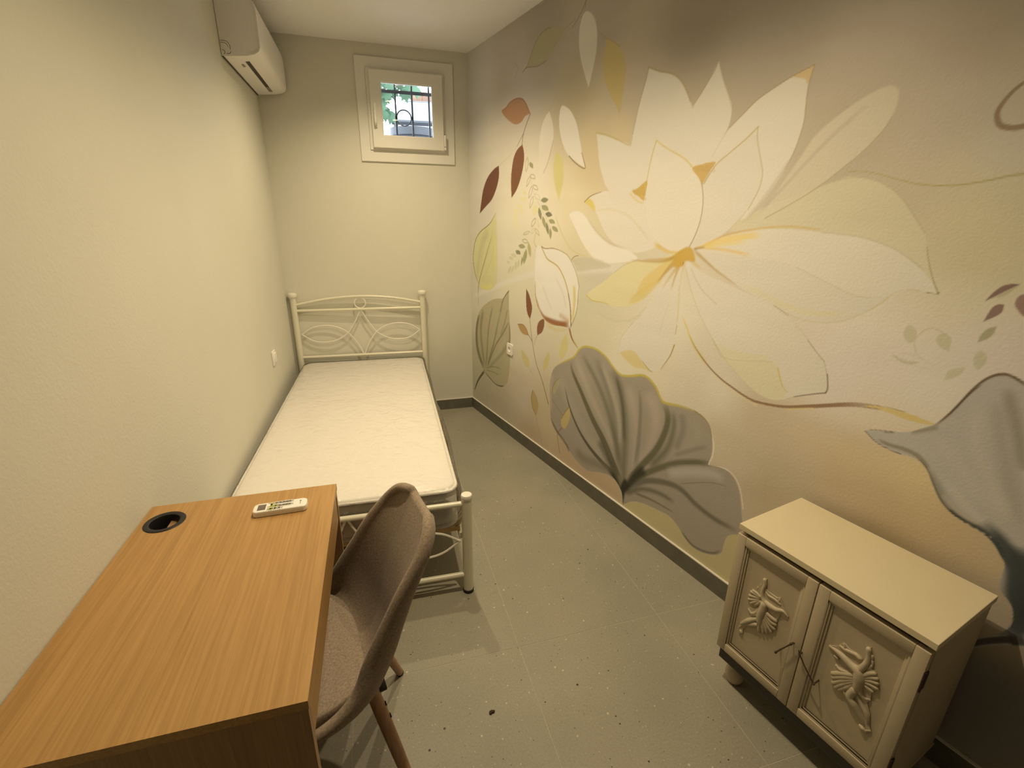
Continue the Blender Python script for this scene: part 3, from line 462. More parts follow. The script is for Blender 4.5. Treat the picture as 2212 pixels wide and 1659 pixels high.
(2,[238.1,60.3,238.5,57.7,232.0,55.0,222.8,50.3,213.1,43.2,202.6,33.9,193.2,23.0],[0.167,0.167,0.117],1.98,0.95,2.48,3.47),
(2,[219.8,52.6,229.6,60.0,236.6,64.5],[0.249,0.244,0.216],1.85,0.575,1.85,1.85),
(2,[217.0,42.0,229.0,48.7,240.0,53.5,247.3,53.7],[0.548,0.539,0.536],4.59,0.8624999999999999,4.59,3.21),
(2,[192.4,20.8,204.9,31.7,217.7,37.2,226.5,38.3,235.3,35.5,245.7,34.1,257.0,35.0],[0.175,0.17,0.146],1.98,0.9199999999999999,3.46,1.98),
(2,[224.4,40.3,240.7,49.4,249.1,51.5],[0.239,0.232,0.208],0.43,0.8049999999999999,0.45,0.34),
(2,[214.9,31.2,227.6,31.1,240.7,27.3,247.3,25.4],[0.396,0.371,0.341],5.8,0.69,5.8,4.35),
(2,[191.8,16.8,201.7,25.3,213.2,29.5,224.3,30.0],[0.137,0.134,0.105],2.79,0.8049999999999999,2.79,1.67),
(2,[197.9,21.1,210.1,23.6,225.1,24.8],[0.195,0.187,0.152],0.88,0.8049999999999999,1.65,0.55),
(2,[229.8,17.9,236.3,14.9,242.7,15.7,247.8,18.2,250.6,21.5],[0.189,0.18,0.15],0.76,0.8049999999999999,1.18,0.94),
(2,[138.0,77.0,140.0,71.2,148.7,61.9,160.9,48.9,172.3,39.0,182.2,27.3,188.5,19.6],[0.159,0.156,0.105],1.34,0.95,2.01,6.02),
(2,[132.7,60.7,139.0,48.4,148.1,38.3,158.7,31.3,171.2,26.6,181.4,24.2,189.2,19.1],[0.115,0.111,0.087],0.99,0.95,0.69,3.45),
(2,[167.2,38.7,175.7,31.4,186.2,23.9],[0.115,0.123,0.099],4.52,0.69,4.52,4.52),
(2,[189.2,9.4,189.8,18.5,192.9,25.5],[0.039,0.041,0.037],1.98,0.95,3.71,4.95),
(2,[190.5,18.0,196.8,29.3,204.0,38.0],[0.052,0.055,0.044],2.82,0.9199999999999999,4.11,4.69),
(2,[189.7,14.8,184.2,21.0,176.4,25.4],[0.059,0.062,0.052],2.04,0.9199999999999999,3.19,2.55),
(2,[121.0,32.8,127.2,28.0,135.6,24.3,142.2,20.1],[0.164,0.133,0.096],0.95,0.9199999999999999,0.99,0.79),
(2,[147.8,25.5,154.0,21.4,171.5,23.9,181.4,24.2],[0.244,0.235,0.199],5.54,0.69,5.54,4.16),
(2,[119.6,64.5,118.5,52.4,120.1,37.7],[0.53,0.467,0.424],1.92,0.69,2.4,2.4),
(1,[125.6,71.7,133.0,75.7,140.7,80.2,145.1,85.6,150.2,88.5,159.2,89.3,168.0,87.1,174.3,83.1,180.3,80.6,186.6,81.7,194.5,84.4,199.4,84.2,204.6,81.2,208.0,77.1,210.9,75.7,220.2,77.2,227.4,77.6],[0.597,0.532,0.144],0.34,0.95,1.0,1.29),
(1,[227.4,77.6,232.3,76.4,235.7,73.8,237.8,69.2],[0.348,0.282,0.121],0.22,0.85,0.65,0.43),
(1,[110.7,93.9,121.0,92.4,131.3,94.4],[0.678,0.589,0.325],1.86,0.6,2.6,1.48),
(0,[102.6,139.9,102.6,139.9,115.6,139.6,125.5,137.8,133.3,134.1,138.5,128.7,141.9,119.8,141.3,108.2,138.8,101.8,135.7,96.6,127.9,95.7,115.8,94.8,106.2,97.8,99.3,106.1,95.9,114.4,95.1,123.5,95.7,133.4,97.5,139.8],[0.841,0.844,0.86],0.47,1),
(2,[137.0,121.4,138.2,113.4,137.9,105.7,136.4,99.4],[0.728,0.652,0.243],1.51,0.9,2.28,1.71),
(2,[97.6,109.1,101.7,101.8,109.2,97.1,119.7,95.7,134.6,96.6],[0.394,0.209,0.085],2.28,0.9,1.94,4.52),
(2,[108.0,97.5,121.9,96.8,134.5,97.9],[0.323,0.145,0.06],2.21,0.8,2.5,3.75),
(2,[123.6,102.1,129.1,100.9,134.4,99.1],[0.542,0.353,0.163],3.72,0.6,1.81,3.01),
(2,[104.5,117.8,110.8,109.6,117.0,102.9],[0.706,0.694,0.727],1.7,0.6,1.28,0.96),
(2,[118.8,123.0,126.9,114.9,130.7,106.4],[0.689,0.676,0.704],1.58,0.6,1.19,0.9),
(1,[102.6,139.9,106.9,135.2,110.5,132.7,120.5,129.6,127.2,123.7,131.4,117.1,133.9,110.9,135.1,105.2,136.1,97.5],[0.515,0.43,0.119],0.35,0.9,0.77,0.88),
(1,[132.0,115.4,134.6,108.6,135.5,104.1,136.1,97.5],[0.196,0.102,0.035],0.27,0.9,0.51,0.68),
(1,[102.6,139.9,106.7,139.0,114.4,139.5,120.9,138.9],[0.378,0.294,0.114],0.36,0.85,0.79,0.43),
(1,[120.9,138.9,129.2,136.6,134.5,132.4,138.8,127.1,141.5,121.2,141.5,119.1,140.7,106.8,136.1,96.9],[0.362,0.294,0.127],0.3,0.85,0.4,0.66),
(1,[96.5,118.8,97.6,109.1,101.7,101.8],[0.461,0.321,0.108],0.4,0.85,0.48,1.19),
(1,[95.4,141.1,95.8,133.3,95.5,122.4,96.1,114.7],[0.646,0.615,0.535],0.39,0.6,0.47,0.47),
(1,[134.6,96.6,136.1,93.2,138.3,90.0,143.6,86.2],[0.338,0.188,0.075],0.35,0.95,1.73,0.76),
(1,[139.3,89.6,143.6,86.2],[0.585,0.51,0.201],0.34,0.8,0.69,1.03),
(0,[117.4,246.1,117.4,246.1,112.6,248.1,104.8,250.7,100.8,251.0,93.6,249.6,87.4,244.8,82.0,239.0,76.8,236.6,76.8,236.6,80.9,237.8,86.6,237.0,93.3,235.9,101.7,236.4,108.4,240.0,113.1,242.6],[0.435,0.405,0.27],0.38,0.95),
(1,[104.8,250.7,100.8,251.0,93.6,249.6,87.4,244.8,82.0,239.0,76.8,236.6],[0.303,0.268,0.15],0.32,0.8,0.49,0.49),
(1,[76.8,236.6,80.9,237.8,86.6,237.0,93.3,235.9,101.7,236.4],[0.27,0.219,0.15],0.33,0.8,0.5,0.5),
(0,[136.3,248.4,132.8,247.6,130.7,243.1,130.9,236.6,132.8,230.0,136.4,223.0,140.4,216.0,140.4,216.0,143.2,224.1,144.8,230.5,144.6,238.0,141.8,244.5],[0.761,0.737,0.689],0.37,0.95),
(1,[133.4,249.0,136.7,248.4,140.9,245.1,144.2,239.3,145.1,233.7],[0.469,0.408,0.364],0.25,0.7,0.3,0.3),
(0,[150.0,234.3,150.0,234.3,155.0,231.7,161.0,228.0,165.0,223.1,166.4,218.0,166.0,210.5,164.4,200.8,164.4,200.8,161.1,205.2,155.1,212.2,151.3,219.7,150.2,225.8,151.5,231.3],[0.606,0.509,0.259],0.31,0.95),
(1,[144.7,238.8,150.4,234.0,156.5,230.9,161.4,227.7],[0.404,0.336,0.23],0.24,0.8,0.24,0.36),
(1,[171.4,209.4,167.9,206.0,164.9,202.4,164.3,199.1],[0.538,0.461,0.299],0.24,0.6,0.24,0.24),
(1,[135.2,253.4,131.0,248.9,124.2,244.7],[0.247,0.201,0.165],0.21,0.9,0.48,0.34),
(1,[135.0,253.5,134.2,249.6],[0.245,0.2,0.163],0.21,0.9,0.39,0.26),
(1,[126.9,248.0,121.8,247.1,117.4,246.3],[0.34,0.283,0.237],0.22,0.8,0.28,0.28),
(1,[124.2,244.7,115.7,239.1,111.7,228.4,111.9,218.7,117.2,212.8],[0.506,0.452,0.397],0.3,0.6,0.3,0.3),
(1,[112.0,217.7,108.7,214.3,105.8,211.8],[0.443,0.39,0.309],0.32,0.6,0.32,0.32),
(1,[68.0,243.1,71.0,239.5,67.6,235.3],[0.328,0.292,0.256],0.36,0.7,0.36,0.36),
(0,[51.1,220.9,56.0,221.8,62.7,224.1,70.4,224.5,76.6,223.2,81.6,219.6,86.5,213.7,86.5,213.7,80.6,213.2,75.8,210.7,68.9,210.6,61.6,213.4,54.7,217.4],[0.428,0.256,0.156],0.41,1),
(2,[51.1,220.9,56.0,221.8,62.7,224.1,70.4,224.5,76.6,223.2,81.6,219.6,86.5,213.7],[0.245,0.122,0.077],0.84,0.9,0.95,0.95),
(1,[86.5,213.7,82.0,208.6,78.6,203.5,77.5,199.1,77.8,198.1],[0.134,0.081,0.046],0.29,0.95,0.59,0.51),
(1,[78.6,204.1,74.9,201.1,71.2,198.1],[0.171,0.118,0.078],0.3,0.9,0.38,0.38),
(1,[71.2,198.1,60.6,193.3,47.7,189.4],[0.573,0.508,0.417],0.32,0.7,0.41,0.41),
(0,[77.8,198.4,77.8,198.4,71.9,196.4,67.4,192.2,64.9,185.1,64.1,177.7,65.2,168.6,65.2,168.6,71.9,173.6,76.9,180.6,79.8,188.0,79.9,193.8],[0.233,0.115,0.071],0.39,1),
(0,[47.4,189.3,47.4,189.3,40.2,187.7,30.6,183.1,23.8,175.9,20.2,167.6,17.4,159.4,17.4,159.4,27.0,163.9,36.9,168.5,44.0,175.6,47.5,182.6],[0.174,0.083,0.057],0.46,1),
(0,[106.4,211.5,106.4,211.5,102.3,209.3,98.8,204.6,97.0,197.9,96.9,189.7,99.3,176.7,99.3,176.7,103.9,183.6,108.8,191.2,111.2,197.7,110.5,204.0],[0.821,0.787,0.738],0.37,0.95),
(0,[117.8,212.0,116.2,207.1,117.2,200.5,120.7,193.5,126.9,187.2,141.0,180.3,141.0,180.3,138.3,186.6,135.4,194.2,132.0,201.8,127.0,207.8,122.1,211.0],[0.86,0.841,0.825],0.33,1),
(1,[126.9,187.2,130.9,184.4,136.6,181.4,141.3,180.2,139.3,184.6,137.7,187.6],[0.181,0.126,0.056],0.24,0.95,0.53,0.35),
(1,[111.0,196.2,107.0,186.6,102.4,180.9],[0.339,0.276,0.179],0.27,0.8,0.34,0.34),
(0,[114.9,191.2,114.9,191.2,119.2,187.6,122.0,182.7,122.5,176.4,121.0,170.7,119.1,165.4,119.1,165.4,115.3,172.0,112.8,178.7,112.5,185.1],[0.715,0.68,0.344],0.42,0.95),
(0,[86.9,188.0,86.9,188.0,86.4,186.8,86.9,185.7,88.4,184.8,90.6,184.0,90.6,184.0,90.9,185.2,90.6,186.2,89.3,187.2],[0.349,0.342,0.198],0.29,0.9),
(0,[100.3,165.8,100.3,165.8,102.8,164.9,105.0,164.7,106.9,165.3,108.5,166.3,108.5,166.3,106.1,167.2,103.9,167.5,101.9,167.1],[0.246,0.265,0.159],0.28,0.9),
(0,[101.3,163.3,101.3,163.3,102.0,161.6,103.7,160.6,106.2,160.2,109.2,160.3,109.2,160.3,108.3,161.8,106.8,162.9,104.5,163.4],[0.358,0.359,0.217],0.28,0.9),
(0,[98.3,162.3,98.3,162.3,97.7,160.4,98.1,158.5,99.3,156.7,101.2,155.0,101.2,155.0,101.7,156.9,101.5,158.8,100.4,160.6],[0.246,0.267,0.162],0.29,0.9),
(0,[105.5,158.7,105.5,158.7,106.9,157.4,108.8,156.8,110.9,157.0,113.1,157.6,113.1,157.6,111.7,158.8,109.9,159.5,107.9,159.5],[0.184,0.188,0.114],0.28,0.9),
(0,[102.8,157.4,102.8,157.4,102.3,155.5,102.7,153.8,104.0,152.1,106.0,150.5,106.0,150.5,106.3,152.4,106.0,154.1,104.9,155.8],[0.355,0.359,0.217],0.29,0.9),
(0,[109.5,155.3,109.5,155.3,110.3,153.9,111.8,153.2,113.8,153.1,116.2,153.3,116.2,153.3,115.3,154.5,113.9,155.3,112.0,155.6],[0.353,0.357,0.215],0.28,0.9),
(0,[106.8,154.0,106.8,154.0,106.3,152.1,106.7,150.3,107.8,148.6,109.6,146.9,109.6,146.9,110.0,148.8,109.7,150.6,108.7,152.4],[0.242,0.264,0.159],0.28,0.9),
(0,[113.2,151.8,113.2,151.8,113.6,150.3,114.9,149.4,116.9,148.8,119.4,148.6,119.4,148.6,118.9,150.0,117.8,151.0,116.0,151.6],[0.349,0.354,0.212],0.27,0.9),
(0,[111.3,150.8,111.3,150.8,110.3,149.2,110.3,147.6,110.9,146.0,112.1,144.4,112.1,144.4,112.9,146.1,113.1,147.7,112.6,149.3],[0.348,0.354,0.211],0.28,0.9),
(0,[74.8,139.4,74.8,139.4,76.5,138.0,78.7,137.6,81.1,137.8,83.8,138.6,83.8,138.6,82.1,139.8,80.1,140.4,77.7,140.3],[0.357,0.362,0.221],0.33,0.9),
(0,[71.4,136.0,71.4,136.0,71.7,134.6,72.9,133.8,75.0,133.6,77.8,133.8,77.8,133.8,77.4,135.2,76.4,136.0,74.4,136.4],[0.245,0.267,0.163],0.34,0.9),
(0,[87.2,142.0,87.2,142.0,86.4,139.5,86.8,137.1,88.1,134.8,90.3,132.7,90.3,132.7,90.9,135.2,90.7,137.6,89.6,139.8],[0.482,0.478,0.234],0.32,0.9),
(0,[85.0,137.7,85.0,137.7,82.5,135.3,81.3,132.9,81.2,130.4,82.0,127.9,82.0,127.9,84.3,130.3,85.7,132.8,86.0,135.2],[0.347,0.355,0.212],0.33,0.9),
(0,[80.5,132.9,80.5,132.9,79.1,131.3,78.5,129.7,78.5,128.2,78.9,126.6,78.9,126.6,80.1,128.2,80.9,129.7,81.0,131.3],[0.347,0.354,0.211],0.33,0.9),
(0,[62.8,131.7,62.8,131.7,62.8,130.5,63.8,129.8,65.6,129.6,67.9,129.6,67.9,129.6,67.7,130.7,66.9,131.5,65.3,131.8],[0.629,0.636,0.49],0.35,0.9),
(0,[65.3,133.7,65.3,133.7,66.1,132.5,67.6,131.8,69.7,131.6,72.3,131.8,72.3,131.8,71.5,133.0,70.1,133.7,68.1,134.0],[0.629,0.636,0.49],0.35,0.9),
(0,[72.3,129.3,72.3,129.3,70.7,127.7,70.2,126.1,70.4,124.6,71.4,123.1,71.4,123.1,72.8,124.7,73.5,126.3,73.4,127.8],[0.613,0.624,0.472],0.34,0.9),
(0,[65.5,125.9,65.5,125.9,63.1,124.4,61.7,122.9,61.0,121.3,61.1,119.6,61.1,119.6,63.4,121.1,65.0,122.6,65.7,124.2],[0.618,0.628,0.477],0.36,0.9),
(0,[59.2,128.3,59.2,128.3,59.7,127.3,60.8,126.9,62.4,126.9,64.3,127.3,64.3,127.3,63.7,128.1,62.7,128.6,61.2,128.7],[0.628,0.635,0.488],0.36,0.9),
(0,[75.7,130.7,75.7,130.7,74.3,129.1,73.8,127.6,74.0,126.1,74.8,124.6,74.8,124.6,76.1,126.1,76.8,127.7,76.7,129.2],[0.612,0.622,0.47],0.34,0.9),
(0,[69.1,126.4,69.1,126.4,67.3,125.0,66.3,123.7,66.0,122.2,66.2,120.8,66.2,120.8,67.9,122.2,69.0,123.5,69.5,124.9],[0.614,0.624,0.472],0.35,0.9),
(0,[79.5,171.9,79.5,171.9,79.3,170.7,80.1,170.0,81.7,169.8,83.9,169.9,83.9,169.9,83.9,171.0,83.3,171.8,81.8,172.1],[0.786,0.761,0.445],0.31,0.7),
(0,[75.7,168.4,75.7,168.4,75.5,167.2,76.3,166.5,78.0,166.3,80.2,166.4,80.2,166.4,80.2,167.5,79.6,168.3,78.1,168.6],[0.791,0.769,0.454],0.32,0.7),
(0,[72.5,164.5,72.5,164.5,72.3,163.3,73.2,162.7,74.8,162.5,77.1,162.6,77.1,162.6,77.1,163.7,76.5,164.5,75.0,164.8],[0.795,0.775,0.461],0.32,0.7),
(0,[70.0,161.7,70.0,161.7,69.5,160.5,70.2,159.7,71.9,159.3,74.4,159.2,74.4,159.2,74.8,160.4,74.3,161.3,72.8,161.7],[0.798,0.779,0.466],0.33,0.6),
(0,[71.6,160.5,71.6,160.5,69.2,158.0,68.3,155.5,68.6,152.9,70.0,150.2,70.0,150.2,72.1,152.8,73.2,155.3,73.1,157.8],[0.8,0.782,0.47],0.33,0.45),
(0,[74.5,154.7,74.5,154.7,72.6,152.9,71.9,151.0,72.2,149.0,73.3,147.0,73.3,147.0,75.0,148.9,75.9,150.9,75.8,152.8],[0.798,0.781,0.469],0.33,0.35),
(0,[95.3,164.0,95.3,164.0,92.0,162.7,90.8,161.2,91.4,159.4,93.4,157.6,93.4,157.6,96.4,158.9,97.9,160.4,97.7,162.1],[0.787,0.768,0.453],0.3,0.7),
(0,[82.8,169.8,82.8,169.8,81.4,168.5,80.9,167.2,81.2,165.8,82.1,164.3,82.1,164.3,83.3,165.6,84.0,167.0,83.9,168.3],[0.789,0.767,0.452],0.31,0.5),
(0,[78.7,164.4,78.7,164.4,77.2,162.8,76.6,161.1,76.8,159.4,77.7,157.6,77.7,157.6,79.0,159.3,79.7,160.9,79.7,162.6],[0.795,0.776,0.462],0.32,0.5),
(1,[84.1,190.8,84.1,190.8,82.6,189.0,82.1,187.0,82.2,185.0,82.9,182.8,82.9,182.8,84.3,184.7,85.0,186.7,85.0,188.7,84.1,190.8],[0.348,0.342,0.197],0.3,0.9,0.41,0.41),
(1,[88.0,180.9,88.0,180.9,88.3,179.7,89.4,178.9,91.1,178.5,93.4,178.4,93.4,178.4,93.0,179.5,92.0,180.4,90.4,180.8,88.0,180.9],[0.353,0.348,0.204],0.29,0.9,0.4,0.4),
(1,[87.9,180.2,87.9,180.2,85.8,179.0,84.5,177.7,83.8,176.1,83.6,174.4,83.6,174.4,85.6,175.7,87.0,177.1,87.9,178.6,87.9,180.2],[0.354,0.351,0.207],0.3,0.9,0.41,0.41),
(1,[91.3,174.9,91.3,174.9,91.6,173.6,92.7,172.8,94.5,172.2,96.9,171.9,96.9,171.9,96.4,173.1,95.5,174.0,93.8,174.6,91.3,174.9],[0.356,0.354,0.21],0.29,0.9,0.4,0.4),
(1,[90.2,174.4,90.2,174.4,88.2,172.9,87.1,171.3,86.6,169.5,86.7,167.7,86.7,167.7,88.6,169.2,89.9,170.8,90.5,172.5,90.2,174.4],[0.358,0.357,0.213],0.3,0.9,0.41,0.41),
(1,[92.9,169.9,92.9,169.9,93.5,168.4,94.9,167.4,97.0,166.7,99.7,166.3,99.7,166.3,99.0,167.7,97.8,168.8,95.8,169.5,92.9,169.9],[0.63,0.627,0.475],0.29,0.9,0.4,0.4),
(1,[91.7,168.7,91.7,168.7,89.7,167.2,88.5,165.6,88.1,163.8,88.2,161.9,88.2,161.9,90.1,163.5,91.4,165.1,91.9,166.9,91.7,168.7],[0.36,0.361,0.218],0.3,0.8,0.41,0.41),
(1,[94.6,156.1,94.6,156.1,92.5,155.1,91.2,153.9,90.7,152.5,90.8,151.0,90.8,151.0,92.8,152.1,94.2,153.3,94.8,154.6,94.6,156.1],[0.247,0.268,0.163],0.3,0.8,0.42,0.42),
(1,[95.2,156.1,95.2,156.1,95.2,154.7,95.9,153.4,97.3,152.2,99.1,151.1,99.1,151.1,98.9,152.5,98.3,153.8,97.1,155.1,95.2,156.1],[0.629,0.633,0.485],0.3,0.9,0.41,0.41),
(1,[93.4,150.4,93.4,150.4,91.7,149.7,90.8,148.9,90.6,148.0,91.0,146.9,91.0,146.9,92.6,147.7,93.6,148.5,93.9,149.4,93.4,150.4],[0.628,0.633,0.486],0.31,0.9,0.42,0.42),
(1,[94.9,150.2,94.9,150.2,95.3,148.9,96.3,147.8,97.9,146.9,99.9,146.2,99.9,146.2,99.4,147.4,98.5,148.5,97.1,149.5,94.9,150.2],[0.354,0.359,0.217],0.3,0.8,0.41,0.41),
(1,[88.7,148.3,88.7,148.3,86.3,148.3,84.2,147.9,82.3,147.2,80.7,146.3,80.7,146.3,83.2,146.3,85.4,146.7,87.3,147.3,88.7,148.3],[0.36,0.364,0.222],0.32,0.7,0.43,0.43),
(1,[79.9,143.0,79.9,143.0,80.9,141.8,82.5,141.3,84.6,141.3,86.9,141.6,86.9,141.6,85.8,142.7,84.3,143.3,82.4,143.5,79.9,143.0],[0.358,0.363,0.221],0.32,0.95,0.44,0.44),
(1,[88.0,181.0,91.5,171.5,94.6,167.9],[0.627,0.621,0.466],0.29,0.7,0.37,0.37),
(1,[97.1,165.4,104.4,158.3,111.5,150.8],[0.457,0.445,0.315],0.29,0.5,0.36,0.36),
(1,[95.7,147.5,94.1,142.3,97.3,139.0],[0.42,0.397,0.28],0.3,0.8,0.38,0.38),
(0,[42.9,159.8,42.9,159.8,33.5,152.5,17.9,146.5,9.5,140.2,6.1,133.0,4.8,125.1,7.8,115.7,14.2,107.5,16.0,105.3,27.8,104.5,38.2,107.1,44.1,113.1,45.2,125.0,45.1,139.3,44.0,151.2],[0.676,0.682,0.427],0.6,1),
(2,[31.8,148.9,21.3,138.4,13.7,122.5,12.4,111.3],[0.575,0.571,0.382],4.66,0.8,7.04,3.52),
(2,[38.3,109.4,26.1,106.5,17.9,107.1],[0.751,0.722,0.266],3.12,0.7,3.54,2.66),
(2,[44.1,117.5,41.6,132.0,41.6,146.3],[0.768,0.731,0.275],2.15,0.6,1.62,1.62),
(2,[33.5,151.1,24.9,138.5,16.2,114.9],[0.484,0.472,0.253],0.61,0.6,0.43,0.43),
(2,[38.4,151.2,35.1,138.9,20.9,119.2],[0.484,0.472,0.254],0.59,0.6,0.42,0.42),
(2,[41.6,139.2,33.3,124.1,19.8,111.3],[0.479,0.469,0.25],0.6,0.6,0.43,0.43),
(1,[42.9,159.8,33.5,152.5,17.9,146.5,9.5,140.2,6.1,133.0,4.8,125.1,7.8,115.7,14.2,107.5],[0.22,0.211,0.1],0.41,0.85,0.67,0.93),
(1,[36.4,144.0,28.2,131.2,18.1,115.1,14.2,107.1,13.0,99.2],[0.21,0.201,0.112],0.42,0.9,0.52,0.94),
(1,[13.0,99.2,13.7,90.2],[0.302,0.293,0.214],0.44,0.7,0.56,0.56),
(0,[62.9,108.5,62.9,108.5,54.5,102.2,43.2,100.3,29.5,95.6,16.5,87.6,9.5,77.1,6.7,64.4,8.7,52.4,14.5,44.9,23.1,39.1,23.1,38.2,32.5,35.6,41.5,33.5,50.2,34.0,56.9,36.5,62.5,42.7,64.7,53.8,65.5,65.9,65.7,76.7,64.0,88.4,62.7,99.3],[0.501,0.472,0.343],0.62,1),
(2,[14.5,84.7,9.3,71.9,10.8,54.7,22.2,40.6],[0.144,0.138,0.093],4.33,0.85,3.92,2.94),
(2,[22.2,89.3,17.1,73.4,19.6,56.7,24.1,42.1],[0.254,0.251,0.18],3.38,0.7,3.83,2.39),
(2,[38.2,94.9,31.0,76.1,28.1,57.0,25.4,41.5],[0.236,0.232,0.16],2.44,0.7,1.85,1.85),
(2,[54.5,101.9,46.6,83.8,39.8,66.4,27.9,44.0],[0.214,0.208,0.138],2.33,0.75,1.76,1.76),
(2,[49.8,93.6,41.6,78.1,34.5,61.9],[0.507,0.508,0.395],4.12,0.7,3.51,2.63),
(2,[59.6,75.4,50.0,63.8,38.0,50.9],[0.528,0.53,0.418],3.59,0.7,3.05,2.18),
(2,[56.7,49.2,61.4,58.6,62.8,68.4],[0.506,0.504,0.408],3.97,0.6,3.38,2.53),
(2,[63.3,86.8,53.2,75.6,41.5,63.5,27.9,43.1],[0.213,0.207,0.136],1.54,0.8,1.31,1.31),
(2,[60.8,95.4,56.3,84.0,49.9,73.4],[0.221,0.217,0.146],1.46,0.7,1.03,0.83),
(2,[64.3,73.3,53.3,61.4,30.7,43.8],[0.293,0.295,0.213],3.08,0.7,2.62,1.75),
(2,[64.0,85.4,64.3,73.3,59.8,62.9],[0.185,0.177,0.108],2.17,0.7,1.64,1.64),
(2,[26.0,42.1,38.0,46.7,51.8,48.7],[0.244,0.249,0.157],0.98,0.7,0.93,0.69),
(2,[26.0,40.8,38.0,42.4,48.4,42.8],[0.247,0.252,0.161],0.99,0.7,0.93,0.7),
(2,[24.1,38.0,32.5,35.6,41.5,33.5,50.2,34.1,56.9,36.5],[0.076,0.071,0.044],0.82,0.95,1.16,1.4),
(1,[23.1,39.1,11.0,27.5,3.4,16.2],[0.117,0.115,0.076],0.55,0.95,2.42,1.33),
(1,[62.9,108.7,56.1,103.2,52.2,97.8],[0.153,0.143,0.085],0.38,0.9,1.04,0.57),
(1,[91.1,93.9,93.8,82.6,99.8,66.9,108.0,56.2,116.6,42.3],[0.202,0.156,0.102],0.34,0.9,0.42,0.75),
(1,[89.8,82.8,92.6,81.2,95.0,79.3],[0.178,0.129,0.072],0.34,0.9,0.43,0.6),
(1,[100.8,84.6,98.4,81.4,97.3,77.7],[0.429,0.37,0.265],0.33,0.8,0.42,0.42),
(0,[85.9,112.7,85.9,112.7,90.0,108.8,93.6,101.2,91.3,93.6,91.3,93.6,87.9,96.9,86.1,102.8],[0.243,0.119,0.075],0.38,1),
(0,[75.5,87.3,75.5,87.3,82.8,88.2,87.7,85.6,89.8,82.4,89.8,82.4,83.7,81.9,78.8,83.8],[0.498,0.34,0.168],0.4,1),
(1,[75.5,87.3,82.8,88.2,87.7,85.6,89.8,82.4],[0.209,0.132,0.06],0.31,0.8,0.52,0.52),
(0,[107.5,96.5,102.2,93.8,100.2,89.4,100.8,84.7,100.8,84.7,106.2,87.9,108.5,93.0],[0.276,0.142,0.09],0.36,1),
(0,[81.1,70.7,81.1,70.7,87.7,68.2,91.7,64.8,91.9,59.7,91.9,59.7,86.6,60.5,82.3,64.6],[0.669,0.62,0.324],0.4,0.95),
(0,[115.0,77.3,115.0,77.3,115.6,72.3,113.5,66.9,110.1,63.6,108.6,67.0,110.8,72.5],[0.648,0.601,0.31],0.36,0.95),
(0,[131.8,92.7,131.8,92.7,134.2,87.2,132.8,80.6,128.4,75.6,125.9,78.9,127.6,85.8],[0.687,0.647,0.34],0.36,0.9),
(0,[96.9,46.1,96.9,46.1,101.7,43.2,104.6,37.4,102.4,28.6,102.4,28.6,97.5,33.4,95.1,39.5],[0.526,0.421,0.214],0.4,0.95),
(1,[96.9,45.8,95.4,39.6,97.5,33.4,101.7,29.5],[0.23,0.162,0.067],0.31,0.8,0.54,0.54),
(1,[91.9,59.7,97.0,56.6],[0.576,0.49,0.393],0.35,0.7,0.44,0.44),
(1,[110.1,63.6,108.6,57.8],[0.598,0.528,0.435],0.33,0.7,0.41,0.41),
(1,[102.4,28.6,107.0,18.3,111.3,10.8],[0.43,0.354,0.276],0.35,0.8,0.44,0.44),
(1,[127.6,26.7,129.2,20.0,131.5,13.6],[0.252,0.186,0.133],0.32,0.85,0.61,0.49),
(1,[119.9,33.6,124.5,28.4,131.8,24.8,137.6,22.2,140.7,19.3],[0.186,0.154,0.101],0.32,0.85,0.48,0.72),
(0,[127.4,63.6,127.4,63.6,126.5,56.9,121.2,50.3,120.3,54.9,123.5,59.4],[0.477,0.459,0.303],0.39,0.85),
(1,[127.4,63.6,122.9,59.2,120.3,54.2,121.2,50.3],[0.296,0.246,0.129],0.27,0.8,0.47,0.47),
(0,[138.7,48.3,139.9,41.5,135.7,32.8,131.7,33.4,131.3,38.3,135.3,44.3],[0.613,0.514,0.273],0.38,0.95),
(1,[138.7,48.3,134.8,43.4,131.3,37.9],[0.23,0.161,0.074],0.27,0.85,0.53,0.46),
(1,[120.2,47.1,125.7,44.0,132.2,40.7],[0.265,0.214,0.153],0.28,0.8,0.47,0.47),
(1,[127.6,26.7,132.4,31.9],[0.245,0.171,0.095],0.28,0.85,0.56,0.48)]
PLATE_L=[(0.1024,0.5048),(0.1132,0.511),(0.1156,0.4788),(0.1266,0.474),(0.154,0.4738),(0.1638,0.482),(0.1734,0.4631),(0.194,0.4449),(0.1964,0.4335),(0.1749,0.4281),(0.1688,0.4018),(0.1692,0.3811),(0.1612,0.3429),(0.1369,0.3225),(0.1116,0.3234),(0.0851,0.3041),(0.0744,0.2791),(0.0778,0.2618),(0.0639,0.2513),(0.0563,0.2673),(0.0802,0.3294),(0.0917,0.3593),(0.0763,0.3605),(0.0803,0.3737),(0.1029,0.3885),(0.1112,0.4098),(0.0852,0.3924),(0.0693,0.4079),(0.0792,0.4446),(0.0983,0.4741)]
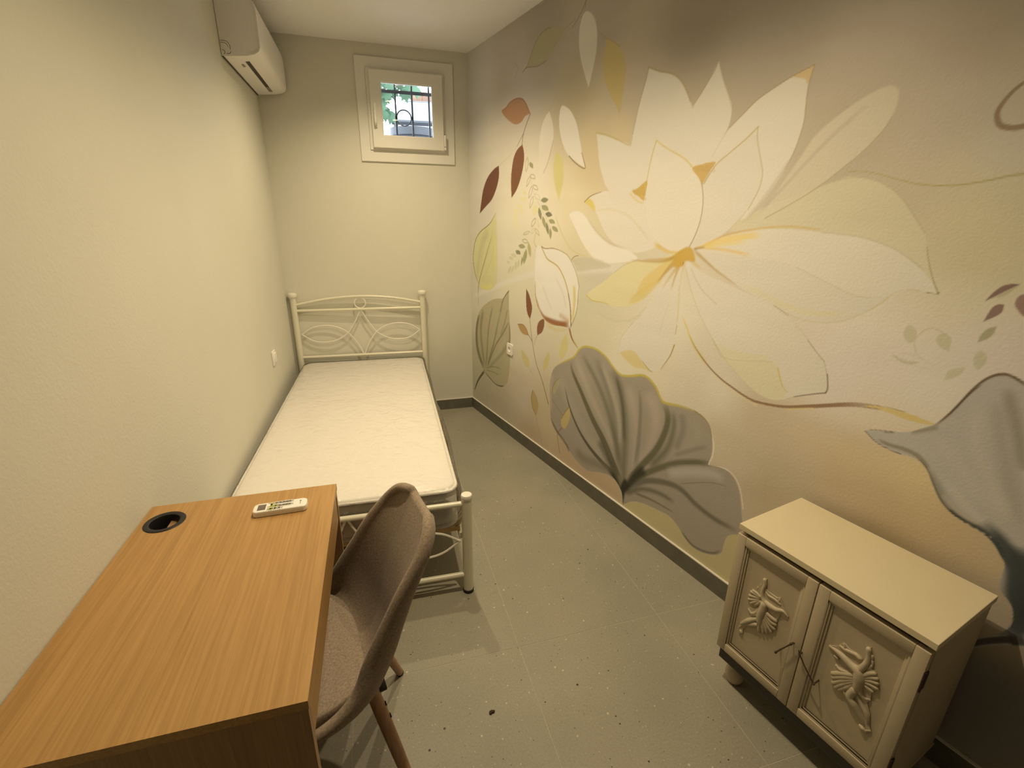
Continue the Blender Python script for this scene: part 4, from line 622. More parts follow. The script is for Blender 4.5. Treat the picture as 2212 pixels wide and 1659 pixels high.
PLATE_R=[(0.312,0.4429),(0.3309,0.4572),(0.3438,0.4816),(0.3573,0.4749),(0.3857,0.4785),(0.393,0.4654),(0.396,0.489),(0.3922,0.5114),(0.3998,0.5209),(0.4115,0.4885),(0.4146,0.4633),(0.4246,0.4617),(0.4336,0.4429),(0.4375,0.4183),(0.4292,0.4006),(0.432,0.3742),(0.4274,0.3602),(0.44,0.3364),(0.4449,0.3031),(0.454,0.2882),(0.4431,0.2675),(0.4297,0.2752),(0.4287,0.2919),(0.4093,0.3126),(0.3927,0.3196),(0.3651,0.3324),(0.3493,0.3326),(0.3396,0.362),(0.3383,0.3959),(0.3501,0.3995),(0.3685,0.4125),(0.365,0.428),(0.3371,0.4293),(0.3263,0.4356)]
CARVE_L=[[(0.1073,0.5041,0.0056),(0.1122,0.4898,0.0056),(0.1093,0.4644,0.00603),(0.1132,0.4445,0.00689),(0.1227,0.4338,0.00862)],[(0.0993,0.4795,0.00259),(0.099,0.4747,0.00259)],[(0.0924,0.4624,0.00302),(0.0918,0.4572,0.00302)],[(0.0865,0.4459,0.00302),(0.0861,0.4418,0.00302)],[(0.1046,0.4326,0.00595),(0.0876,0.4232,0.00586),(0.0729,0.4157,0.00513)],[(0.1042,0.4346,0.00595),(0.0885,0.4358,0.00586),(0.0753,0.432,0.00513)],[(0.1048,0.4375,0.00595),(0.0923,0.4421,0.00586),(0.0811,0.4415,0.00513)],[(0.1036,0.4271,0.00595),(0.0878,0.4115,0.00586),(0.0731,0.4015,0.00513)],[(0.1051,0.4236,0.00595),(0.0946,0.4091,0.00659),(0.0825,0.393,0.00513)],[(0.1094,0.4226,0.00595),(0.1031,0.4087,0.00659),(0.0947,0.3981,0.00513)],[(0.1199,0.4676,0.00345),(0.129,0.4622,0.00474),(0.1445,0.4636,0.00474),(0.1562,0.463,0.00474),(0.1676,0.46,0.00388)],[(0.1629,0.4768,0.00302),(0.1623,0.4672,0.00345)],[(0.1227,0.4338,0.00862),(0.143,0.4324,0.00948),(0.162,0.4351,0.00776),(0.1783,0.4447,0.00603),(0.1946,0.4387,0.00302)],[(0.1243,0.4258,0.01206),(0.1231,0.4013,0.01379),(0.1202,0.3749,0.01293),(0.1225,0.3529,0.0112)],[(0.1376,0.3998,0.00793),(0.154,0.3979,0.00733),(0.1659,0.3969,0.00586)],[(0.135,0.3928,0.00793),(0.1551,0.3825,0.00733),(0.1677,0.3845,0.00586)],[(0.1345,0.3852,0.00793),(0.1534,0.3714,0.00733),(0.1672,0.3676,0.00586)],[(0.1333,0.377,0.00793),(0.15,0.3588,0.00733),(0.1598,0.3498,0.00586)],[(0.1314,0.3705,0.00793),(0.1429,0.3498,0.00733),(0.1488,0.3346,0.00586)],[(0.128,0.3627,0.00793),(0.1349,0.3425,0.00733),(0.1382,0.3262,0.00586)],[(0.1243,0.3545,0.00694),(0.1245,0.3328,0.00733),(0.1245,0.3182,0.00586)],[(0.1385,0.4053,0.00431),(0.1519,0.3983,0.00474),(0.1662,0.3995,0.00302)],[(0.0796,0.3658,0.00388),(0.0917,0.3593,0.0056),(0.1048,0.3747,0.00603),(0.1068,0.3942,0.00388)],[(0.0925,0.3552,0.00517),(0.1141,0.3743,0.00603)],[(0.1135,0.335,0.00862),(0.0938,0.3159,0.00646),(0.0738,0.2987,0.00431),(0.0617,0.2749,0.00345)],[(0.1098,0.3536,0.00694),(0.0863,0.325,0.00879),(0.0669,0.2949,0.00586)],[(0.0692,0.2665,0.00517),(0.0722,0.2627,0.0056)]]
CARVE_R=[[(0.3154,0.442,0.00388),(0.334,0.4433,0.00689),(0.3529,0.4411,0.00948),(0.3722,0.4355,0.0112),(0.3907,0.4318,0.01379),(0.3973,0.4157,0.01551),(0.3997,0.3929,0.01293),(0.3981,0.374,0.00948)],[(0.3385,0.4647,0.00431),(0.3506,0.4649,0.00603),(0.3646,0.4688,0.00603),(0.3757,0.4717,0.00603),(0.3855,0.4693,0.00646)],[(0.3446,0.4782,0.00345),(0.3482,0.47,0.00431)],[(0.3964,0.5115,0.00689),(0.4006,0.4936,0.00646),(0.4021,0.4748,0.00733),(0.3972,0.4533,0.00862),(0.3919,0.433,0.00948)],[(0.4068,0.4991,0.00345),(0.409,0.492,0.00345)],[(0.4109,0.486,0.00345),(0.4129,0.4778,0.00345)],[(0.4123,0.4731,0.00388),(0.4093,0.4619,0.00431)],[(0.4023,0.4253,0.00694),(0.413,0.4461,0.00733),(0.4222,0.4567,0.00586)],[(0.4034,0.4203,0.00595),(0.4177,0.4379,0.00659),(0.4289,0.4467,0.00586)],[(0.4046,0.4153,0.00595),(0.4199,0.4286,0.00659),(0.4335,0.4353,0.00586)],[(0.4058,0.4102,0.00595),(0.4209,0.4185,0.00659),(0.4361,0.4208,0.00586)],[(0.4069,0.4052,0.00595),(0.4198,0.4047,0.00659),(0.4297,0.4045,0.00586)],[(0.3856,0.403,0.00793),(0.3659,0.3839,0.00879),(0.3437,0.3577,0.00659)],[(0.3868,0.3979,0.00793),(0.368,0.3744,0.00879),(0.3473,0.3416,0.00659)],[(0.3879,0.3928,0.00793),(0.3702,0.3646,0.00879),(0.3552,0.3347,0.00659)],[(0.3891,0.3876,0.00694),(0.3795,0.364,0.00879),(0.3643,0.336,0.00659)],[(0.384,0.4099,0.00793),(0.3588,0.388,0.00806),(0.3399,0.3677,0.00659)],[(0.3741,0.4078,0.00517),(0.3623,0.3995,0.0056),(0.351,0.3953,0.00517),(0.3414,0.3991,0.00345)],[(0.332,0.4241,0.00345),(0.3401,0.4229,0.00388)],[(0.4031,0.3903,0.00862),(0.4098,0.3742,0.00776),(0.4212,0.3681,0.00517),(0.4303,0.3743,0.00388)],[(0.3958,0.3714,0.0112),(0.3903,0.3433,0.0112),(0.4021,0.3307,0.0112),(0.4139,0.3181,0.00862),(0.4275,0.3036,0.00603),(0.4364,0.2903,0.00388)],[(0.375,0.3436,0.00603),(0.3887,0.3371,0.00776),(0.4021,0.3307,0.00776)],[(0.4056,0.3608,0.00517),(0.418,0.3449,0.00603),(0.4314,0.3304,0.00689),(0.4387,0.3174,0.00603),(0.4423,0.3021,0.00388)],[(0.4304,0.2783,0.00517),(0.4365,0.2771,0.00646),(0.443,0.2741,0.00474)],[(0.4426,0.2759,0.00388),(0.4515,0.2871,0.00345)]]
GB={'bars': [-0.5015, -0.3831, -0.2609], 'hz': 2.4093, 'ring': [-0.445, 2.2485, 0.0518], 'awn': [[-0.398, 2.6, 2.64], [0.365, 2.6, 2.651], [0.447, 4.0, 3.149], [-0.129, 4.0, 3.127]], 'wallz': 3.648, 'wallx': 0.202, 'pot': [-0.189, 2.2, 0.602]}
CRUMB=[[-0.5017, -2.714, 0.0036], [-0.4987, -2.7084, 0.0036], [-0.4936, -2.7066, 0.0036], [-0.4893, -2.7086, 0.0036], [-0.4854, -2.7056, 0.0036]]

# ================================================================== SETTING
ROOM = [(left_x(0), 0), (0, 0), (right_x(YB), YB), (left_x(YB), YB)]
fl = MB().prism([(left_x(0) - .1, .1, -.06), (left_x(YB) - .1, YB - .1, -.06), (right_x(YB) + .1, YB - .1, -.06), (.1, .1, -.06)], (0, 0, .0594)).build('floor', M['grout'], smooth=False)
tag(fl, 'grey terrazzo tile floor with pale grout lines', kind='structure')
def clip(poly, a, b):
    """keep the part of poly left of a->b"""
    out = []; ax, ay = a; bx, by = b
    side = lambda p: (bx - ax) * (p[1] - ay) - (by - ay) * (p[0] - ax)
    for i in range(len(poly)):
        p, q = poly[i], poly[(i + 1) % len(poly)]; sp, sq = side(p), side(q)
        if sp >= 0: out.append(p)
        if sp * sq < 0:
            t = sp / (sp - sq); out.append((p[0] + (q[0] - p[0]) * t, p[1] + (q[1] - p[1]) * t))
    return out
TX, TY, TS, GW = 0.26662, -1.2876, .6, .0014
ccw = [ROOM[0], ROOM[3], ROOM[2], ROOM[1]]
for i in range(-3, 4):
    for j in range(-3, 9):
        x1 = TX - i * TS; x0 = x1 - TS; y1 = TY - j * TS; y0 = y1 - TS
        p = [(x0 + GW, y0 + GW), (x1 - GW, y0 + GW), (x1 - GW, y1 - GW), (x0 + GW, y1 - GW)]
        for k in range(4):
            p = clip(p, ccw[k], ccw[(k + 1) % 4])
            if not p: break
        if len(p) < 3: continue
        ar = abs(sum(p[k][0] * p[(k + 1) % len(p)][1] - p[(k + 1) % len(p)][0] * p[k][1] for k in range(len(p)))) / 2
        if ar < 2e-4: continue
        dz = random.uniform(-.0002, .0002)
        MB().prism([(x, y, -.002) for x, y in p], (0, 0, .002 + dz)).build('tile', M['tile'], fl, smooth=False)

wl = MB().prism([(left_x(.1), .1, -.06), (left_x(YB), YB, -.06), (left_x(YB) - .1, YB, -.06), (left_x(.1) - .1, .1, -.06)], (0, 0, H + .06)).build('wall_left', M['plaster'], smooth=False)
tag(wl, 'plain beige plaster wall beside bed and desk', kind='structure')
HX0, HX1, HZ0, HZ1 = -.655, -.215, 2.045, 2.465
x0 = left_x(0); wfm = MB()
wfm.box((x0, 0, -.06), (HX0, .12, H)); wfm.box((HX1, 0, -.06), (.12, .12, H))
wfm.box((HX0, 0, -.06), (HX1, .12, HZ0)); wfm.box((HX0, 0, HZ1), (HX1, .12, H))
wf = wfm.build('wall_far', M['plaster_far'], smooth=False); tag(wf, 'plain beige end wall with small window above the bed', kind='structure')
wb = MB().box((left_x(YB) - .1, YB - .1, -.06), (right_x(YB) + .1, YB, H)).build('wall_back', M['plaster'], smooth=False); tag(wb, 'plain end wall behind the viewer', kind='structure')
ce = MB().prism([(left_x(0) - .1, .12, H), (left_x(YB) - .1, YB - .1, H), (right_x(YB) + .15, YB - .1, H), (.15, .12, H)], (0, 0, .1)).build('ceiling', M['ceiling'], smooth=False)
tag(ce, 'plain white ceiling', kind='structure')

# ---- right wall with the painted flower mural: the paint is a fine grid with one colour per point
def mural():
    UEND = (Vector((right_x(YB), YB)).length) * 100
    us = [0.0]
    while us[-1] < 352: us.append(us[-1] + .62 - .34 * min(1, us[-1] / 260))
    us += [360, 380, 420, UEND]
    us = np.array(us); zs = np.linspace(0, H * 100, int(H * 100 / .36))
    U, Z = np.meshgrid(us, zs); P = np.stack([U.ravel(), Z.ravel()], 1)
    # ground colour: smooth blend of the painted tones
    num = np.zeros((len(P), 3)); den = np.zeros(len(P))
    cu = np.arange(0, UEND + 6, 6.); cz = np.arange(0, H * 100 + 6, 6.); CU, CZ = np.meshgrid(cu, cz)
    d2 = (CU[..., None] - BG[:, 0]) ** 2 + (CZ[..., None] - BG[:, 1]) ** 2
    w = 1 / (d2 + 36) ** 1.7; C = (w[..., None] * BG[:, 2:]).sum(2) / w.sum(2)[..., None]
    fi = P[:, 0] / 6; fj = P[:, 1] / 6; i0 = np.clip(fi.astype(int), 0, len(cu) - 2); j0 = np.clip(fj.astype(int), 0, len(cz) - 2)
    a = np.clip(fi - i0, 0, 1)[:, None]; b = np.clip(fj - j0, 0, 1)[:, None]
    col = (C[j0, i0] * (1 - a) + C[j0, i0 + 1] * a) * (1 - b) + (C[j0 + 1, i0] * (1 - a) + C[j0 + 1, i0 + 1] * a) * b
    rng = np.random.default_rng(3)
    def spline(p, closed):
        q = np.array(p).reshape(-1, 2)
        seg = []; k = len(q)
        for i in range(k if closed else k - 1):
            p1, p2 = q[i], q[(i + 1) % k]
            if abs(p1 - p2).sum() < .15: continue
            p0 = q[i - 1] if (closed or i > 0) else p1; p3 = q[(i + 2) % k] if (closed or i + 2 < k) else p2
            if abs(p0 - p1).sum() < .15: p0 = p1
            if abs(p3 - p2).sum() < .15: p3 = p2
            t = np.linspace(0, 1, 6, endpoint=False)[:, None]
            m1 = (p2 - p0) * .5; m2 = (p3 - p1) * .5
            seg.append((2*t**3-3*t**2+1)*p1 + (t**3-2*t**2+t)*m1 + (-2*t**3+3*t**2)*p2 + (t**3-t**2)*m2)
        s = np.concatenate(seg)
        return s if closed else np.concatenate([s, q[-1:]])
    def near(pts, s, closed):
        d = np.full(len(pts), 1e9); tt = np.zeros(len(pts)); n = len(s)
        L = np.r_[0, np.cumsum(np.hypot(*(np.roll(s, -1, 0) - s).T))]
        for i in range(n if closed else n - 1):
            a0, b0 = s[i], s[(i + 1) % n]; e = b0 - a0; l2 = e @ e
            if l2 < 1e-9: continue
            t = np.clip(((pts - a0) @ e) / l2, 0, 1); v = pts - a0 - t[:, None] * e; dd = (v * v).sum(1)
            m = dd < d; d[m] = dd[m]; tt[m] = L[i] + t[m] * math.sqrt(l2)
        return np.sqrt(d), tt / max(L[n - 1], 1e-6)
    def inside(pts, s):
        r = np.zeros(len(pts), bool); n = len(s)
        for i in range(n):
            a0, b0 = s[i], s[(i + 1) % n]
            if a0[1] == b0[1]: continue
            c = ((a0[1] > pts[:, 1]) != (b0[1] > pts[:, 1])) & (pts[:, 0] < (b0[0] - a0[0]) * (pts[:, 1] - a0[1]) / (b0[1] - a0[1]) + a0[0]); r ^= c
        return r
    nz = len(zs); nu = len(us); last = np.ones(len(P))
    for sh in SH:
        typ, pts, c, f, al = sh[:5]; c = np.array(c); f = max(f, .36)
        s = spline(pts, typ == 0); mar = f + (max(sh[5], sh[6]) if typ else 0) + .5
        lo = s.min(0) - mar; hi = s.max(0) + mar
        a0, a1 = np.searchsorted(us, [lo[0], hi[0]]); b0, b1 = np.searchsorted(zs, [lo[1], hi[1]])
        if a1 <= a0 or b1 <= b0: continue
        ids = (np.arange(b0, b1)[:, None] * nu + np.arange(a0, a1)[None]).ravel(); q = P[ids]
        d, t = near(q, s, typ == 0)
        if typ == 0:
            sd = np.where(inside(q, s), d, -d); k = np.clip((sd + f * .5) / max(f, .15), 0, 1); k = k * k * (3 - 2 * k)
            last = np.zeros(len(P)); last[ids] = k
        else:
            w = (sh[5] + (sh[6] - sh[5]) * t) * .5; k = np.clip((w + f * .5 - d) / max(f, .15), 0, 1); k = k * k * (3 - 2 * k)
            if typ == 2 or max(sh[5], sh[6]) > .9:
                e = np.clip(np.minimum(t, 1 - t) / .16, 0, 1); k = k * (e * (2 - e)) if typ == 2 else k * (.25 + .75 * e * (2 - e))
            if typ == 2: k = k * last[ids]
        k = (k * al)[:, None]; col[ids] = col[ids] * (1 - k) + c * k
    # brushed unevenness
    n1 = rng.normal(size=(nz // 12 + 2, nu // 60 + 2)); ii = np.arange(nz) / 12; jj = np.arange(nu) / 60
    i0 = ii.astype(int); j0 = jj.astype(int); fa = (ii - i0)[:, None]; fb = (jj - j0)[None]
    nn = (n1[i0][:, j0] * (1 - fa) + n1[i0 + 1][:, j0] * fa) * (1 - fb) + (n1[i0][:, j0 + 1] * (1 - fa) + n1[i0 + 1][:, j0 + 1] * fa) * fb
    col *= (1 + .012 * nn).ravel()[:, None]
    # mesh
    X = TR.x * P[:, 0] / 100; Y = TR.y * P[:, 0] / 100
    co = np.stack([X, Y, P[:, 1] / 100], 1)
    back = [on_right(0, -.06), on_right(UEND / 100, -.06), on_right(UEND / 100, H), on_right(0, H)]
    nb = len(co); co = np.concatenate([co, np.array([list(p) for p in back]), np.array([list(p + NR * .12) for p in back])])
    q = (np.arange(nz - 1)[:, None] * nu + np.arange(nu - 1)[None]).ravel()
    F = np.stack([q, q + nu, q + nu + 1, q + 1], 1)
    B = np.array([[0, 1, 5, 4], [1, 2, 6, 5], [2, 3, 7, 6], [3, 0, 4, 7], [4, 5, 6, 7]]) + nb
    F = np.concatenate([F, B])
    me = bpy.data.meshes.new('wall_right'); me.vertices.add(len(co)); me.vertices.foreach_set('co', co.astype(np.float32).ravel())
    me.loops.add(F.size); me.loops.foreach_set('vertex_index', F.astype(np.int32).ravel())
    me.polygons.add(len(F)); me.polygons.foreach_set('loop_start', np.arange(0, F.size, 4, dtype=np.int32))
    me.update(calc_edges=True)
    at = me.color_attributes.new('paint', 'FLOAT_COLOR', 'POINT')
    rgba = np.ones((len(co), 4), np.float32); rgba[:nb, :3] = np.clip(col, 0, .9); rgba[nb:, :3] = .6
    at.data.foreach_set('color', rgba.ravel())
    m = bpy.data.materials.new('mural paint'); m.use_nodes = True; nt = m.node_tree; b = nt.nodes['Principled BSDF']
    an = nt.nodes.new('ShaderNodeVertexColor'); an.layer_name = 'paint'; nt.links.new(an.outputs['Color'], b.inputs['Base Color'])
    b.inputs['Roughness'].default_value = .85; b.inputs['Specular IOR Level'].default_value = .2
    tc = nt.nodes.new('ShaderNodeTexCoord'); n2 = nt.nodes.new('ShaderNodeTexNoise'); n2.inputs['Scale'].default_value = 110; n2.inputs['Detail'].default_value = 4
    nt.links.new(tc.outputs['Object'], n2.inputs['Vector']); bp = nt.nodes.new('ShaderNodeBump'); bp.inputs['Strength'].default_value = .07; bp.inputs['Distance'].default_value = .01
    nt.links.new(n2.outputs['Fac'], bp.inputs['Height']); nt.links.new(bp.outputs['Normal'], b.inputs['Normal'])
    me.materials.append(m)
    o = bpy.data.objects.new('wall_right', me); COL.objects.link(o)
    tag(o, 'wall painted with a mural of pale lotus flower and grey leaves', kind='structure')
mural()

# ---- skirting: stone pieces with a pale caulk bead on top
def skirting(name, p, q, inward, label):
    p = Vector(p); q = Vector(q); d = (q - p); L = d.length; d.normalize(); n = Vector(inward).normalized()
    r = empty(name, label, kind='structure')
    x = 0.0; step = .6; off = .18
    cuts = [0.0]; c = off
    while c < L: cuts.append(c); c += step
    cuts.append(L)
    for a, b in zip(cuts[:-1], cuts[1:]):
        A0 = p + d * (a + .0006); B0 = p + d * (b - .0006)
        MB().prism([A0, B0, B0 + n * .009, A0 + n * .009], (0, 0, .087)).build('skirting_tile', M['stone'], r, smooth=False)
    m = MB(); A0 = p; B0 = q
    m.prism([A0 + Vector((0, 0, .087)), B0 + Vector((0, 0, .087)), B0 + n * .0095 + Vector((0, 0, .087)), A0 + n * .0095 + Vector((0, 0, .087))], (0, 0, .0045))
    m.build('caulk_bead', M['caulk'], r, smooth=False)
    return r
skirting('baseboard_right', (0, 0, 0), on_right(6.7, 0), -NR, 'dark stone skirting under the painted wall')
skirting('baseboard_far', (left_x(0), 0, 0), (-.0105, 0, 0), (0, -1, 0), 'dark stone skirting under the window wall')
skirting('baseboard_left', (left_x(-.0105), -.0105, 0), (left_x(YB), YB, 0), (1, 0, 0), 'dark stone skirting under the plain left wall')

# ---- window
win = empty('window_1', 'small white window high on the end wall', kind='structure', loc=(0, 0, 0))
def ring(a, b, ia, ib, y0, y1, bev=.002):
    """one mitred rectangular frame in the x-z plane between outer a,b and inner ia,ib"""
    R = lambda p, q, d, y: [Vector((p[0] + d, y, p[1] + d)), Vector((q[0] - d, y, p[1] + d)), Vector((q[0] - d, y, q[1] - d)), Vector((p[0] + d, y, q[1] - d))]
    m = MB()
    m.grid([R(a, b, 0, y1), R(a, b, 0, y0 + bev), R(a, b, bev, y0), R(ia, ib, -bev, y0), R(ia, ib, 0, y0 + bev), R(ia, ib, 0, y1), R(a, b, 0, y1)], closed_u=True)
    return m
ring((-.766, 1.932), (-.108, 2.571), (-.70, 2.005), (-.172, 2.505), -.012, 0.0).build('casing', M['pvc'], win)
ring((-.70, 2.005), (-.172, 2.505), (-.655, 2.045), (-.215, 2.465), -.020, .05).build('window_frame', M['pvc'], win)
sash = ring((-.679, 2.018), (-.188, 2.491), (-.609, 2.095), (-.259, 2.422), -.046, -.0205, .003).build('sash', M['pvc'], win)
ring((-.611, 2.093), (-.257, 2.424), (-.603, 2.101), (-.265, 2.416), -.040, -.022, .001).build('glazing_bead', M['white'], sash)
MB().box((-.606, -.032, 2.098), (-.262, -.028, 2.419)).build('pane', M['glass'], sash, smooth=False)
hd = MB().box((-.667, -.053, 2.14), (-.643, -.046, 2.20), .003)
hd.tube(cr([(-.655, -.052, 2.16), (-.655, -.075, 2.162), (-.655, -.084, 2.175), (-.655, -.082, 2.22), (-.655, -.080, 2.285)], 5), [.009] * 20 + [.008], 10)
hd.build('handle', M['pvc'], sash)
hn = MB(); hn.lathe((-.180, -.043, 2.045), [(.007, 0), (.008, .003), (.008, .07), (.006, .074)], 14); hn.lathe((-.180, -.043, 2.022), [(.006, 0), (.008, .003), (.008, .015), (.006, .018)], 14)
hn.build('hinge', M['pvc'], win)

# ================================================================== LAMPS in the ceiling
for k, (x, y, watt) in enumerate(LAMPS):
    lab = ['round recessed ceiling downlight nearest the window wall', 'round recessed ceiling downlight above the foot of the bed', 'round recessed ceiling downlight above the desk'][k]
    t = empty('downlight', lab, 'ceiling lamp', (x, y, H), group='downlights in a row along the ceiling')
    MB().lathe((0, 0, 0), [(.034, -.004), (.046, -.005), (.049, -.003), (.049, 0)], 32).build('trim_ring', M['chrome'], t)
    MB().lathe((0, 0, 0), [(0.0, -.0045), (.034, -.0045), (.034, -.0005)], 32).build('diffuser', M['glow'], t)
    ld = bpy.data.lights.new('downlight_beam', 'SPOT'); ld.energy = watt; ld.color = WARM; ld.spot_size = LAMP_ANGLE; ld.spot_blend = LAMP_BLEND; ld.shadow_soft_size = LAMP_R
    lo = bpy.data.objects.new('downlight_beam', ld); COL.objects.link(lo); lo.parent = t; lo.location = (0, 0, -.045)

# ================================================================== BED
BED = Matrix.Translation(Vector((-0.46278, -2.14715, 0))) @ Matrix.Rotation(-0.0304, 4, 'Z')
bed = empty('bed_frame', 'ivory metal single bed frame with curled wire headboard', 'bed', mw=BED)
BW, BL = 0.9369, 2.09804
PR = .0215
def post(x, y, h, name, cap):
    m = MB().tube([(x, y, .012), (x, y, h - .012)], PR, 24); o = m.build(name, M['ivory'], bed)
    if cap == 'head':
        MB().lathe((x, y, h - .014), [(.0225, -.022), (.0225, -.012), (.0265, -.010), (.0265, -.006), (.031, -.003), (.0325, .004), (.032, .016), (.028, .022), (.015, .026), (0, .027)], 24).build('cap', M['wire'], o)
    else:
        MB().lathe((x, y, h - .014), [(.0222, -.008), (.0235, -.006), (.0235, .008), (.021, .013), (.010, .0145), (0, .015)], 24).build('cap', M['wire'], o)
    MB().lathe((x, y, 0), [(.0215, 0), (.0235, .002), (.0235, .014), (.0218, .016)], 24).build('rubber_foot', M['rubber'], o)
    return o
post(-BW, BL, 1.018, 'head_post', 'head'); post(0, BL, 1.018, 'head_post', 'head')
post(-BW, 0, .487, 'foot_post', 'foot'); post(0, 0, .487, 'foot_post', 'foot')
def bar(name, pts, r, y, m=M['ivory'], n=12):
    return MB().tube([Vector((p[0], y, p[1])) for p in pts], r, n).build(name, m, bed)
c2 = lambda pts, n=8: [(p.x, p.y) for p in cr([Vector((a, b, 0)) for a, b in pts], n)]
xm = -BW / 2
bar('arched_rail', c2([(-BW + .015, .941), (-.70, .979), (xm, .994), (-.235, .979), (-.015, .939)]), .0098, BL)
bar('upper_rail', [(-BW + .015, .897), (-.015, .896)], .0105, BL)
bar('lower_rail', [(-BW + .015, .540), (-.015, .538)], .0105, BL)
cz = .944
MB().tube([Vector((xm + .040 * math.cos(a), BL, cz + .040 * math.sin(a))) for a in np.linspace(0, 2 * math.pi, 32, endpoint=False)], .0052, 8, closed=True).build('ring', M['wire'], bed)
def scroll(y, x0, x1, zt, ze, zb, htop, hbot):
    """two crossing wires on each side: eye shape at the post, running up to the apex and down to the foot of the motif"""
    mid = (x0 + x1) / 2; hw = (x1 - x0) / 2
    for s in (-1, 1):
        X = lambda k: mid + s * hw * k
        up = c2([(X(1 - .03), ze), (X(.80), ze - hbot * .80), (X(.60), ze - hbot), (X(.42), ze - hbot * .78), (X(.24), ze - .002), (X(.11), ze + (zt - ze) * .46), (X(.04), ze + (zt - ze) * .80), (X(.006), zt)], 8)
        dn = c2([(X(1 - .03), ze), (X(.80), ze + htop * .78), (X(.585), ze + htop), (X(.40), ze + htop * .74), (X(.24), ze + .002), (X(.11), ze - (ze - zb) * .42), (X(.04), ze - (ze - zb) * .78), (X(.006), zb)], 8)
        bar('scroll_wire', up, .0050, y, M['wire'], 8); bar('scroll_wire', dn, .0050, y, M['wire'], 8)
scroll(BL, -BW + .018, -.018, .895, .718, .540, .062, .066)
bar('foot_rail', [(-BW + .015, .445), (-.015, .444)], .0115, 0)
bar('foot_rail', [(-BW + .015, .091), (-.015, .091)], .0115, 0)
scroll(0, -BW + .018, -.018, .442, .265, .092, .060, .062)
for x in (-BW + .02, -.02):
    m = MB().box((x - .012, .018, .262), (x + .012, BL - .018, .2915), .002); m.build('side_rail', M['ivory'], bed)
MB().box((xm - .012, .02, .245), (xm + .012, BL - .02, .264), .002).build('centre_rail', M['ivory'], bed)
ns = 13
for k in range(ns):
    y = .034 + k * (BL - .16) / (ns - 1)
    MB().box((-BW + .035, y, .292), (-.024, y + .068, .314), .002).build('slat', M['pine'], bed)

# ================================================================== MATTRESS
MX0, MX1, MY0, MY1, MZ0, MZ1 = -BW + .034, -.034, .028, BL - .032, .3155, .505
mt = empty('mattress', 'white single mattress in clear plastic wrap on the ivory bed', 'mattress', mw=BED)
def rrect(x0, x1, y0, y1, r, n=8):
    out = []
    for cx, cy, a0 in ((x1 - r, y1 - r, 0), (x0 + r, y1 - r, 90), (x0 + r, y0 + r, 180), (x1 - r, y0 + r, 270)):
        for k in range(n + 1):
            a = math.radians(a0 + 90 * k / n); out.append((cx + r * math.cos(a), cy + r * math.sin(a)))
    return out
def pillow_box(x0, x1, y0, y1, z0, z1, r, er, crown=0.0, bulge=0.0):
    rows = []; N = 5
    for k in range(N + 1):
        a = math.pi / 2 * k / N; ins = er * (1 - math.sin(a)); z = z0 + er * (1 - math.cos(a))
        rows.append([Vector((x, y, z)) for x, y in rrect(x0 + ins, x1 - ins, y0 + ins, y1 - ins, max(.012, r - ins))])
    if bulge: rows.append([Vector((x, y, (z0 + z1) / 2)) for x, y in rrect(x0 - bulge, x1 + bulge, y0 - bulge, y1 + bulge, r)])
    for k in range(N, -1, -1):
        a = math.pi / 2 * k / N; ins = er * (1 - math.sin(a)); z = z1 - er * (1 - math.cos(a))
        rows.append([Vector((x, y, z)) for x, y in rrect(x0 + ins, x1 - ins, y0 + ins, y1 - ins, max(.012, r - ins))])
    return rows
m = MB(); rows = pillow_box(MX0, MX1, MY0, MY1, MZ0, MZ1, .06, .016, bulge=.006); m.grid(rows, closed_u=True)
m.f.append(tuple(range(len(rows[0])))[::-1])
# top: inner rings up to a soft crown
cxm, cym = (MX0 + MX1) / 2, (MY0 + MY1) / 2; top = [rows[-1]]
for k in (.9, .75, .5, .25):
    top.append([Vector((cxm + (p.x - cxm) * k, cym + (p.y - cym) * (1 - (1 - k) * .95), MZ1 + .006 * (1 - k ** 2))) for p in rows[-1]])
m.grid(top, closed_u=True); o0 = len(m.v) - len(rows[0]); m.f.append(tuple(range(o0, len(m.v))))
body = m.build('ticking', M['mattress'], mt, angle=60)
for z in (MZ1 - .014, MZ0 + .014):
    MB().tube([Vector((x, y, z)) for x, y in rrect(MX0 - .002, MX1 + .002, MY0 - .002, MY1 + .002, .062)], .0075, 8, closed=True).build('piping', M['piping'], mt)
